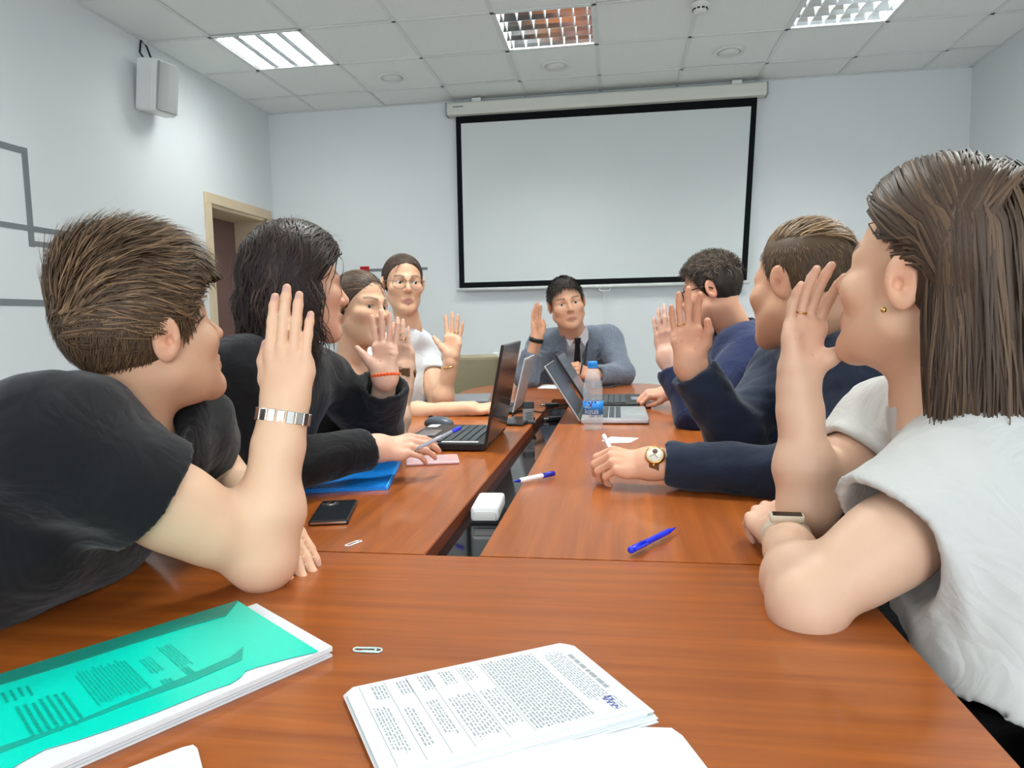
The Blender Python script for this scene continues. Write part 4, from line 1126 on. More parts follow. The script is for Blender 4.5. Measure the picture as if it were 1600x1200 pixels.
# --- water bottle
M_pet = mat('clear_plastic', 'e4eef4', .05, spec=.8, alpha=.16)
M_water = mat('water', 'e6f2f8', .0, trans=1.0, ior=1.33)
M_cap_blue = mat('blue_cap', '2b8fe6', .35); M_label = mat('blue_label', '2a86d8', .4)
bl = (-0.0746, 2.1773, 0.7400)
t = empty('water_bottle', (bl[0], bl[1], TZ)); tag(t, 'clear plastic water bottle with blue cap and blue label', 'bottle')
prof = [(0, .006), (.014, .004), (.024, .0005), (.029, .004), (.031, .012), (.0305, .020), (.0315, .028), (.0312, .05), (.0312, .092), (.0315, .098), (.0295, .106), (.0315, .113), (.0300, .121), (.0310, .128), (.0285, .145), (.0230, .168), (.0165, .186), (.0125, .193), (.0125, .198)]
lathe('shell', prof + [(.0115, .198), (.0115, .193), (.0155, .186), (.0220, .168), (.0275, .145), (.0300, .128), (.0290, .121), (.0305, .113), (.0285, .106), (.0305, .098), (.0302, .05), (.030, .012), (.024, .002), (0, .008)], M_pet, t, 48)
lathe('cap', [(.0125, .192), (.0150, .192), (.0152, .196), (.0146, .197), (.0150, .198), (.0150, .210), (.0138, .213), (0, .213)], M_cap_blue, t, 40)
lathe('label', [(.0319, .050), (.0321, .050), (.0321, .092), (.0319, .092)], M_label, t, 48)
def bend_text(name, body, size, m, ang0, z, r=.03225, bold=.0):
    o = text_mesh(name, body, size, m, t, Matrix.Identity(4), .0001, 'CENTER', bold)
    bm = bmesh.new(); bm.from_mesh(o.data); bmesh.ops.triangulate(bm, faces=bm.faces)
    for v in bm.verts:
        a = ang0 + v.co.x / r; v.co = Vector((r * math.sin(a), -r * math.cos(a), z + v.co.y))
    bm.to_mesh(o.data); bm.free(); return o
bend_text('label_lettering', 'aqua', .026, M_white_pen, -.15, .061, bold=.0004); bend_text('label_lettering', 'oo', .020, M_white_pen, -.55, .076, bold=.0004)
for k, (a, z, m) in enumerate(((-.35, .088, M_navy_pen), (-.15, .084, M_red_paint), (-.05, .089, M_navy_pen), (-.2, .079, M_navy_pen), (.25, .089, M_navy_pen), (-.75, .089, M_red_paint))):
    lathe('label_dot', [(0, .0004), (.0028, .0003), (.0028, 0)], m, t, 12, Matrix.Translation((.0322 * math.sin(a), -.0322 * math.cos(a), z)) @ Matrix.Rotation(a, 4, 'Z') @ Matrix.Rotation(math.radians(90), 4, 'X'))

# --- mouse, recorder, tablet, cables
M_mouse = mat('mouse_shell', '4a525a', .35)
mp = (-0.5771, 2.2067, 0.7400)
t = empty('computer_mouse', (mp[0], mp[1], TZ), math.radians(70)); tag(t, 'dark grey wireless mouse beside the black laptop keyboard', 'mouse')
v, q = Field([('+', Ell((0, 0, .012), (.030, .056, .026)), 0), ('-', Half((0, 0, .0006), (0, 0, 1)), .003)]).mesh(.004)
link('shell', np_mesh('shell', relax(v, q, 2), q), M_mouse, t)
tube('wheel', [(-.004, .03, .031), (.004, .03, .031)], .008, M_black_rubber, t, 14)
pr = (-0.2995, 2.2806, 0.7400)
t = empty('voice_recorder', (pr[0] + .004, pr[1] + .03, TZ), math.radians(10)); tag(t, 'small upright black recorder with a grey printed front on the table middle', 'recorder')
box('body', (0, 0, .035), (.036, .018, .070), M_grey_plastic, t, .003); box('top', (0, 0, .060), (.038, .020, .024), M_black_plastic, t, .004)
box('base', (0, 0, .003), (.050, .05, .006), M_black_plastic, t, .002)
bm = bm_new(); text_lines(bm, (-.015, -.0092), (0, 0), (0, 0), 0, 0, 1, 0, 1, 0, 1)
for i in range(6): add_box(bm, (-.0 + (i % 2) * .004, -.0093, .012 + i * .005), (.022, .0006, .002))
link('keypad', bm_mesh(bm, 'keypad'), M_black_plastic, t)
hD = (-0.3815, 2.5139, 0.7400)
laptop('slim pale-lidded laptop beyond the black laptop, under the fist of the woman with glasses', hD, math.radians(90), .29, .20, .205, 14, M_lap_black, M_lap_pale, M_key, M_screen_off, None, .010)
t = empty('closed_laptop', ((-0.6515, 2.9388, 0.7400)[0], (-0.6515, 2.9388, 0.7400)[1], TZ), math.radians(8)); tag(t, 'closed grey laptop lying by the raised elbow of the woman with glasses', 'laptop')
box('base', (0, 0, .006), (.22, .30, .011), M_lap_silver, t, .003); box('lid', (0, 0, .0145), (.22, .30, .006), mat('grey_lid', '8b8f93', .35, metal=.4), t, .002)
o = tube('cable', [(-0.3737, 2.4621, 0.7425), (-0.3772, 2.5839, 0.7425), (-0.3358, 2.6206, 0.7425), (-0.2810, 2.5655, 0.7425), (-0.2374, 2.6387, 0.7425), (-0.1977, 2.6960, 0.7425)], .0025, M_black_rubber, None, 6); tag(o, 'thin black cable lying across the table gap near the recorder', 'cable')
for k, (u, lb) in enumerate((((-0.2561, 2.7370, 0.7450), 'black cable connector block at the far end of the table gap'), ((-0.2231, 2.5247, 0.7150), 'black plug lying lower in the table gap beside the silver laptop'))):
    t = empty('cable_plug', (u[0], u[1], TZ + .0003 if k == 0 else TZ - .0237), math.radians(20)); tag(t, lb, 'plug')
    box('housing', (0, 0, .008), (.055, .028, .016), M_black_plastic, t, .004); tube('lead', [(.027, 0, .008), (.06, .004, .006), (.085, .0, .004)], .0028, M_black_rubber, t, 6)
    box('connector', (-.036, 0, .008), (.018, .014, .008), M_steel, t, .001)

# --- papers and pad by the chairman, slip by the watch hand
pl = [(-0.3953, 3.4800, 0.7400), (-0.2257, 3.4390, 0.7400), (-0.2587, 3.6404, 0.7400), (-0.3908, 3.6846, 0.7400)]
t = empty('paper_sheet', pl[0]); tag(t, 'white sheets in front of the man in the grey blazer', 'papers')
o = sheet('page', pl, TZ + .0003, TZ + .0015, M_paper, t); o.matrix_parent_inverse = Matrix.Translation(-V3(pl[0]))
pl = [(-0.1231, 3.4652, 0.7400), (-0.0198, 3.4914, 0.7400), (0.0725, 3.7256, 0.7400), (-0.0809, 3.6999, 0.7400)]
t = empty('notebook', pl[0]); tag(t, 'dark closed notebook under the left forearm of the man in grey', 'notebook')
o = prism('cover', [(p[0], p[1]) for p in pl], TZ + .0003, TZ + .010, mat('notebook_cover', '4a3f3c', .5), t); o.matrix_parent_inverse = Matrix.Translation(-V3(pl[0]))
pl = [(-0.0444, 1.9707, 0.7400), (-0.0181, 2.0361, 0.7400), (0.0603, 2.0165, 0.7400), (0.0353, 1.9427, 0.7400), (-0.0225, 1.9306, 0.7400)]
t = empty('paper_slip', pl[0]); tag(t, 'small white slip of paper under the hand with the gold watch', 'papers')
o = sheet('page', pl, TZ + .0003, TZ + .0012, M_paper, t); o.matrix_parent_inverse = Matrix.Translation(-V3(pl[0]))

# ------------------------------------------------------------------ chairs
M_leather_beige = mat('beige_leather', '8f8468', 0.5, noise=(14, .08)); M_chair_dark = mat('dark_upholstery', '2c2a2b', .7); M_chair_brown = mat('brown_upholstery', '4a3d37', .6)
M_chrome = mat('chair_frame', '3a3b3d', .3, metal=.8)
def chair(label, loc, rz, m, back_top=.80, w=.46, group='conference chairs'):
    sz = loc[2] or .46
    t = empty('conference_chair', (loc[0], loc[1], 0), rz); tag(t, label, 'chair', group)
    v = bm_new(); add_box(v, (0, 0, sz - .035), (w, .44, .07), .028, seg=3); link('seat', bm_mesh(v, 'seat'), m, t)
    v = bm_new(); add_box(v, (0, -.275, (back_top + .50) / 2), (w, .055, back_top - .50), .022, seg=3); link('backrest', bm_mesh(v, 'backrest'), m, t)
    for sx in (-1, 1):
        for sy in (-1, 1):
            tube('leg', [(sx * (w / 2 - .03), sy * .19, sz - .06), (sx * (w / 2 - .01), sy * .21, .006)], .012, M_chrome, t)
        tube('back_support', [(sx * (w / 2 - .06), -.20, sz - .05), (sx * (w / 2 - .06), -.285, .56)], .011, M_chrome, t)
    return t

# ------------------------------------------------------------------ people
def vec(*a): return np.array(a, float)
UPV = vec(0, 0, 1)
def mid(a, b, t=.5): return np.asarray(a, float) * (1 - t) + np.asarray(b, float) * t
def folds(seed, amp, f=38, st=(1, 1, 1), f2=95, amp2=.3):
    a = wave_noise(seed, f, 5, st); b = wave_noise(seed + 9, f2, 5, st)
    return lambda P: amp * (a(P) + amp2 * b(P))
def fabric(name, color, bump=900, bs=.25, rough=.85, sheen=.15, noise=None, crease=.13):
    m = mat(name, color, rough, spec=.25, bump=(bump, bs, .0008), sheen=sheen, noise=noise)
    nt = m.node_tree; N = nt.nodes; L = nt.links; b = N['Principled BSDF']       # creases: a second, broad bump under the weave
    fine = [n for n in N if n.type == 'BUMP'][0]
    tc = N.new('ShaderNodeTexCoord'); nz = N.new('ShaderNodeTexNoise'); nz.inputs['Scale'].default_value = 9; nz.inputs['Detail'].default_value = 2.5; nz.inputs['Distortion'].default_value = 1.6
    L.new(tc.outputs['Object'], nz.inputs['Vector'])
    rg = N.new('ShaderNodeMath'); rg.operation = 'PINGPONG'; rg.inputs[1].default_value = .11; L.new(nz.outputs['Fac'], rg.inputs[0])
    bb = N.new('ShaderNodeBump'); bb.inputs['Strength'].default_value = crease; bb.inputs['Distance'].default_value = .10
    L.new(rg.outputs[0], bb.inputs['Height']); L.new(bb.outputs[0], fine.inputs['Normal'])
    return m
M_tee_black = fabric('black_cotton', '16171a'); M_jacket_black = fabric('black_suiting', '121215', rough=.8); M_top_black = fabric('black_jersey', '141416')
M_tee_white = fabric('white_cotton', 'c4c4c0'); M_tee_white2 = fabric('white_jersey', 'e2e5e8')
M_navy = fabric('navy_suiting', '1b2547', 700, .3); M_knit = fabric('navy_quilted_knit', '222a3c', 500, .4, crease=.08)
M_blazer = fabric('grey_blue_tweed', '6a7280', 600, .4, noise=(120, .45)); M_shirt = fabric('white_shirt', 'd9dadd', rough=.7)
M_trouser = fabric('black_trousers', '101114'); M_trouser2 = fabric('dark_blue_trousers', '1c2230'); M_shoe = mat('black_shoe', '0e0e10', .4)
M_tie = fabric('black_tie', '1a1a1f', rough=.6)
M_strap_black = mat('black_strap', '141416', .5); M_strap_brown = mat('brown_strap', '6d4a2e', .5); M_strap_beige = mat('beige_band', 'c9bba4', .55); M_orange = mat('orange_beads', 'f0642a', .4)
M_pearl = mat('pearl', 'e8ded0', .2); M_frame_black = mat('glasses_frame_black', '141414', .3); M_frame_metal = mat('glasses_frame_metal', '8d8078', .3, metal=.9)
M_lens = mat('spectacle_lens', 'f4f8fa', .02, trans=1.0, ior=1.08)
M_hair_tie = mat('hair_tie', '2a2026', .7)

def ring_band(name, wrist, axis, side, rx, ry, w, m, parent, n=40, thick=.003, links=0, off=0.0):
    """bracelet round a wrist: elliptical band; links>0 breaks it into plates"""
    z = nv(axis); x = nv(np.asarray(side, float) - z * (np.asarray(side, float) @ z)); y = np.cross(z, x); c = np.asarray(wrist, float) + z * off
    bm = bm_new()
    if links:
        for k in range(links):
            a = 2 * math.pi * k / links; p = c + x * rx * math.cos(a) + y * ry * math.sin(a); tg = nv(-x * rx * math.sin(a) + y * ry * math.cos(a)); nn = np.cross(tg, z)
            L = 2 * math.pi * math.sqrt((rx * rx + ry * ry) / 2) / links * .90
            add_box(bm, (0, 0, 0), (L, w * (1.0 if k % 2 else .92), thick * (1.0 if k % 2 else .8)), thick * .2, 0, mtx(p, tg, z, nn))
    else:
        rows = [[], [], [], []]
        for k in range(n):
            a = 2 * math.pi * k / n
            for j, (dr, dz) in enumerate(((0, -w / 2), (thick, -w / 2), (thick, w / 2), (0, w / 2))):
                rows[j].append(bm.verts.new(c + x * (rx + dr) * math.cos(a) + y * (ry + dr) * math.sin(a) + z * dz))
        for j in range(4):
            for k in range(n):
                f = bm.faces.new((rows[j][k], rows[j][(k + 1) % n], rows[(j + 1) % 4][(k + 1) % n], rows[(j + 1) % 4][k])); f.smooth = j in (1, 3)
    return link(name, bm_mesh(bm, name), m, parent)
def bead_band(name, wrist, axis, side, rx, ry, r, n, m, parent):
    z = nv(axis); x = nv(np.asarray(side, float) - z * (np.asarray(side, float) @ z)); y = np.cross(z, x); bm = bm_new()
    for k in range(n):
        a = 2 * math.pi * k / n; p = np.asarray(wrist, float) + x * rx * math.cos(a) + y * ry * math.sin(a)
        bmesh.ops.create_icosphere(bm, subdivisions=2, radius=r, matrix=Matrix.Translation(p))
    for f in bm.faces: f.smooth = True
    return link(name, bm_mesh(bm, name), m, parent)
def finger_ring(name, p, axis, r, m, parent):
    x, y, d = frame_on(Vector(axis)); bm = bm_new()
    add_tube(bm, [Vector(p) + (x * math.cos(a) + y * math.sin(a)) * r for a in [2 * math.pi * k / 20 for k in range(20)]], .0013, 6, closed=True)
    return link(name, bm_mesh(bm, name), m, parent)
def glasses(ps, parent, m, r=.024, round_=True, lens=True):
    g = empty('glasses'); g.parent = parent
    bm = bm_new(); lb = bm_new()
    for sx in (-1, 1):
        c = vec(sx * .033, .094, -.004); P = []
        for k in range(28):
            a = 2 * math.pi * k / 28; ex = 1.0 if round_ else .8
            px = math.copysign(abs(math.cos(a)) ** ex, math.cos(a)) * r * 1.06; pz = math.copysign(abs(math.sin(a)) ** ex, math.sin(a)) * r * (.94 if round_ else .66)
            P.append(ps.w(c + vec(px, -abs(px) * .10 * (1 if px * sx > 0 else 0), pz)))
        add_tube(bm, P, .0011 if round_ else .0019, 6, closed=True)
        f = [lb.verts.new(p) for p in P]; lb.faces.new(f)
        add_tube(bm, [ps.w(p) for p in (vec(sx * .057, .091, .004), vec(sx * .074, .075, .006), vec(sx * .082, .0, .008), vec(sx * .083, -.022, -.004))], .0013 if round_ else .0022, 6)
    add_tube(bm, [ps.w(p) for p in (vec(-.009, .095, .002), vec(0, .101, .005), vec(.009, .095, .002))], .0012, 6)
    link('frame', bm_mesh(bm, 'frame'), m, g)
    if lens: link('lens', bm_mesh(lb, 'lens'), M_lens, g)
    else: lb.free()
    return g


def chest_nodes(shL, shR, hips, w=.085, r=.055, drop=.10, off=(0, 0, 0)):
    """bare chest under the clothes, joined to the neck"""
    m = mid(shL, shR) + np.asarray(off); dn = nv(hips - m)
    return lambda P: [Slab(P.l(m + dn * .03), P.l(m + dn * (.03 + drop)), P.ld(shR - shL), w, w * .9, r, r)]
def crew_cut(nb, ps, r=.060, up=None, depth=.005):
    u = nv(ps.w((0, -.02, -.05)) - nb) if up is None else up
    return ('-', Chain([nb + u * depth, nb + u * .05, nb + u * .14], [r, r * 1.08, r * 1.5], .01), .004)
def short_sleeve(t, sh, el, frac, r0, r1, k=.03, tilt=None):
    cut = mid(sh, el, frac); b, rec = sleeve_nodes(sh, el, None, (max(r0, r1 - .005), r1), cut, tilt, .0135, depth=.03)
    t.append(('+', b, k)); return rec
def long_sleeve(t, sh, el, wr, cut, rs, k=.035, recess=.014):
    b, rec = sleeve_nodes(sh, el, wr, rs, cut, None, recess); t.append(('+', b, k)); return rec
def scalp_short(p, base, front=.050, zf=.045, nape=-.062, slope=1.55):
    return (p[:, 2] > slope * (p[:, 1] - front) + zf) & (p[:, 2] > nape) & ~((np.abs(p[:, 1] + .008) < .022) & (p[:, 2] < .028))

# ===== A: young man in a black T-shirt, near left ==================================================================================
def person_a():
    tone = S('e6bf9f')[:3]
    ps = Pose((0.4613, 0.8744, 0.2466), (-0.1028, -0.2553, 1.0290), ear=(-0.5711, 0.8264, 1.0701), ear_side=1, scale=.93)
    nb = vec(*(-0.6636, 0.8536, 0.9667)); shR, shL = vec(*(-0.6296, 0.6859, 0.9649)), vec(*(-0.6630, 0.9921, 0.9253)); hips = vec(-1.05, .70, .55)
    elR, wrR = vec(*(-0.4692, 0.8456, 0.7826)), vec(*(-0.4471, 0.8867, 0.9709))
    elL, wrL = vec(*(-0.6888, 1.0806, 0.8275)), vec(*(-0.5273, 0.9619, 0.8180))
    hR = dict(wrist=wrR, fdir=(0.0410, 0.1991, 0.9855), dorsal=(0.0503, -0.9901, 0.1928), side=1, scale=.90, curl=[(.02, .06, .04), (-.02, .05, .04), (-.02, .05, .04), (.0, .08, .05)], tpts=T_UP, splay=.10)
    hL = dict(wrist=wrL, fdir=(0.7972, -0.5426, -0.5770), dorsal=(0.2981, -0.1653, 1.0180), side=-1, scale=.90, curl=[(.15, .2, .1)] * 4, thumb=.3, splay=.2)
    head, eyes = head_part(ps, nb, S('d3a688')[:3], h=.0026, chest=chest_nodes(shL, shR, hips), brow=(.10, .06, .035), jaw=.98, neck_r=.055)
    aR = arm_part(hR, elR, shR + nv(elR - shR) * .05, tone, .0026, r=(.046, .046, .0255)); aL = arm_part(hL, elL, shL + nv(elL - shL) * .05, tone, .0035, r=(.046, .043, .0255))
    o = body_object([head, aR, aL], 'young man in black T-shirt at near left, back of raised hand to us', eyes)
    t = [('+', n, k) for n, k in torso_nodes(nb, shL, shR, hips, .012, 1.05)]
    rc = [short_sleeve(t, shR, elR, .46, .066, .077), short_sleeve(t, shL, elL, .44, .066, .072)]
    t += rc; t.append(crew_cut(nb, ps, .076, depth=-.014))
    cloth('t_shirt', t, M_tee_black, o, .006, warp(3, .007, 44, .0022, 105), .016)
    trousers_and_shoes(o, hips, (1, .25), M_trouser, M_shoe, inf=.01)
    ring_band('bracelet', wrR - nv(wrR - elR) * .010, wrR - elR, (0.9889, 0.1473, -0.0201), .0355, .0285, .017, M_steel, o, links=18, thick=.0035)
    w = empty('wristwatch'); w.parent = o
    ax = nv(wrL - elL); pw = wrL - ax * .012
    ring_band('strap', pw, ax, (0.3476, -0.1580, 1.0170), .030, .034, .013, M_steel, w, links=22, thick=.003)
    n_ = nv(vec(*(0.1433, -0.5135, 0.8005))); n_ = nv(n_ - ax * (n_ @ ax)); lathe('case', [(0, .008), (.012, .008), (.0145, .006), (.0145, 0), (0, 0)], M_steel, w, 24, mtx(pw + n_ * .028, ax, np.cross(n_, ax), n_))
    base = vec(*S('54402e')[:3])
    mask = lambda p: scalp_short(p, 0)
    parts = [cap_part(ps, (.005, .003, .014), [(Half((0, .050, .045), (0, -.84, .54)), .006), (Half((0, 0, -.064), (0, .25, 1)), .01)] + EAR_CUT, base * .8, extra=[(Ell((0, .018, .112), (.066, .084, .038)), .03)])]
    rj = np.random.RandomState(99)
    top = scalp_roots(4600, lambda p: mask(p) & (p[:, 2] > .040 + .016 * rj.randn(len(p))), 1); n = len(top)
    def f_top(p):
        d = np.tile(vec(.30, 1.0, .10), (len(p), 1)); d[:, 2] += np.clip(-p[:, 1], 0, .1) * 6 * (p[:, 2] > .06); d[:, 2] -= np.clip(np.abs(p[:, 0]) - .045, 0, .05) * 14 * (p[:, 1] < .03); return d
    def free(p, s): return (p[:, 1] > .060) & (p[:, 2] > .06), np.tile(vec(.25, 1, .0 - 2.2 * s), (len(p), 1))
    P_, N_ = grow(top, f_top, np.random.RandomState(98).uniform(.030, .062, n), 10, .009 + np.clip(top[:, 1] + .04, 0, .1) * .12 + .016 * np.clip((top[:, 2] - .06) / .04, 0, 1), .010 + .038 * np.clip((top[:, 2] - .045) / .05, 0, 1), 2, .14, .12, 70, free, ps)
    parts.append(ribbons(P_, N_, np.random.RandomState(4).uniform(.0018, .0040, n), shade(base, n, 3, .16, S('7d6146')[:3], .30), ps))
    side = scalp_roots(5200, lambda p: mask(p) & (p[:, 2] <= .075), 5); n = len(side)
    L = np.clip((side[:, 2] + .075) / .10, .12, 1) * .030
    P_, N_ = grow(side, lambda p: np.tile(vec(0, -.35, -1.0), (len(p), 1)) + (p[:, 1:2] > .01) * vec(0, .3, 0), L, 5, .004, .010, 6, .18)
    parts.append(ribbons(P_, N_, np.random.RandomState(7).uniform(.0014, .0026, n), shade(base * .9, n, 8, .16, S('6e5238')[:3], .2), ps))
    hair_object('hair', parts, o)
    chair('dark chair of the man in the black T-shirt', (hips[0], hips[1], hips[2] - .125), math.radians(-76), M_chair_dark)

# ===== B: dark-haired woman in a black jacket, second on the left ==================================================================
def person_b():
    tone = S('e0b096')[:3]
    ps = Pose((0.7279, 0.6750, -0.0377), (0.0034, 0.1129, 0.9938), pos=(-0.6744, 1.4294, 1.1699), scale=.97)
    nb = vec(*(-0.7214, 1.4093, 1.0302)); shR, shL = vec(*(-0.7261, 1.2729, 0.9903)), vec(*(-0.6966, 1.5696, 0.9663)); hips = vec(-1.02, 1.32, .55)
    elR, wrR = vec(*(-0.6690, 1.2644, 0.8058)), vec(*(-0.5207, 1.4400, 0.8149))
    elL, wrL = vec(*(-0.6066, 1.7110, 0.8106)), vec(*(-0.5436, 1.5920, 0.9587))
    hR = dict(wrist=wrR, fdir=(0.9521, 0.3981, 0.0068), dorsal=(0.0173, -0.6833, 0.8172), side=1, scale=.85, curl=[(.30, .35, .2), (.33, .4, .2), (.38, .45, .25), (.45, .5, .25)], tpts=[(.018, -.006, .020), (.030, -.020, .050), (.030, -.028, .078), (.024, -.030, .103)], splay=.1)
    hL = dict(wrist=wrL, fdir=(-0.0223, 0.1494, 0.9905), dorsal=(0.0499, 1.0235, 0.0043), side=-1, scale=.84, tpts=T_OUT, splay=.75, curl=[(.0, .05, .05), (.02, .08, .05), (.04, .1, .05), (.02, .08, .05)])
    head, eyes = head_part(ps, nb, S('d9a68a')[:3], fem=True, h=.0034, chest=chest_nodes(shL, shR, hips), brow=(.03, .02, .015))
    aR = arm_part(hR, tone=tone, h=.003, wrist_len=.07, r=(.04, .04, .023), toward=elR); aL = arm_part(hL, tone=S('e6bca4')[:3], h=.003, wrist_len=.08, r=(.04, .04, .023), toward=elL)
    o = body_object([head, aR, aL], 'dark-haired woman in black jacket holding a pen, orange bead bracelet on raised hand', eyes)
    t = [('+', n, k) for n, k in torso_nodes(nb, shL, shR, hips, .016, .95)]
    rc = [long_sleeve(t, shR, elR, wrR, mid(elR, wrR, .93), (.066, .054, .046)), long_sleeve(t, shL, elL, wrL, mid(elL, wrL, .86), (.064, .060, .056))]
    t += rc; t.append(crew_cut(nb, ps, .062))
    cloth('jacket', t, M_jacket_black, o, .007, warp(13, .0075, 40, .0022, 95), .02)
    trousers_and_shoes(o, hips, (1, .15), M_trouser, M_shoe)
    bead_band('bead_bracelet', wrL + nv(wrL - elL) * .004, vec(*(-0.1000, 0.1278, 0.9931)), (0.9889, 0.1473, -0.0201), .031, .025, .0045, 26, M_orange, o)
    base = vec(*S('2c211d')[:3])
    mask = lambda p: (p[:, 2] > 1.3 * (p[:, 1] - .052) + .060) & (p[:, 2] > -.055)
    parts = [cap_part(ps, (.020, .018, .016), [(Half((0, .058, .050), (0, -.80, .60)), .006)], base * .7, extra=[(Ell((0, -.035, -.045), (.088, .085, .085)), .03)])]
    rt_ = scalp_roots(4600, mask, 11); n = len(rt_); g = ps.ld((0, 0, -1))
    def f(p):
        d = np.tile(vec(0, -.45, -.5), (len(p), 1)); sgn = np.where(p[:, 0] > -.02, 1, -1); d[:, 0] += sgn * 1.0 * (p[:, 2] > .06); d[:, 2] -= .8 * (p[:, 2] < .08); d[:, 1] -= .9 * (p[:, 1] > .0) * (p[:, 2] < .085); return d
    def free(p, s): return p[:, 2] < .0, g + np.stack([np.sign(p[:, 0]) * .05, p[:, 1] * 0 + .05, p[:, 0] * 0], 1)
    L = np.random.RandomState(12).uniform(.17, .27, n) * np.clip(.55 + (rt_[:, 2] + .06) * 3.2, .5, 1.05)
    P_, N_ = grow(rt_, f, L, 18, .019, .032, 13, .10, .45, 60, free, ps)
    parts.append(ribbons(P_, N_, np.random.RandomState(14).uniform(.0025, .0055, n), shade(base, n, 15, .13, S('4c392f')[:3], .14), ps))
    fly = scalp_roots(130, lambda p: mask(p) & (p[:, 2] > .03), 16); P_, N_ = grow(fly, f, .14, 12, .020, .045, 17, .35, .5, 60)
    parts.append(ribbons(P_, N_, np.full(len(fly), .0008), shade(base, len(fly), 18, .2), ps))
    hair_object('hair', parts, o)
    link('earring', None, None) if False else None
    bm = bm_new(); bmesh.ops.create_icosphere(bm, subdivisions=2, radius=.0045, matrix=Matrix.Translation(ps.w((.083, .0, -.042)))); link('earring', bm_mesh(bm, 'earring'), M_pearl, o, True)
    tip = wrR + vec(*(0.0840, 0.0123, -0.0037))
    pen_held('transparent blue ballpoint pen held over the black laptop keyboard', tip + vec(*(-0.0134, 0.0073, -0.0086)), tip + vec(*(0.0962, 0.0386, 0.0410)), mat('clear_pen', 'c9d4e6', .15, trans=.6), M_blue_pen)
    chair('dark chair of the woman in the black jacket', (hips[0], hips[1], hips[2] - .125), math.radians(-82), M_chair_dark)
def pen_held(label, a, b, m, cap):
    a, b = V3(a), V3(b); L = (b - a).length; x, y, d = frame_on(b - a); t = empty('ballpoint_pen', tuple(a)); tag(t, label, 'pen')
    Mx = mtx((0, 0, 0), x, y, d)
    lathe('barrel', [(.001, 0), (.0012, .004), (.0036, .014), (.0042, .03), (.0042, L * .86), (0, L * .86)], m, t, 12, Mx); lathe('cap', [(.0046, L * .84), (.0048, L * .97), (.003, L), (0, L)], cap, t, 12, Mx)

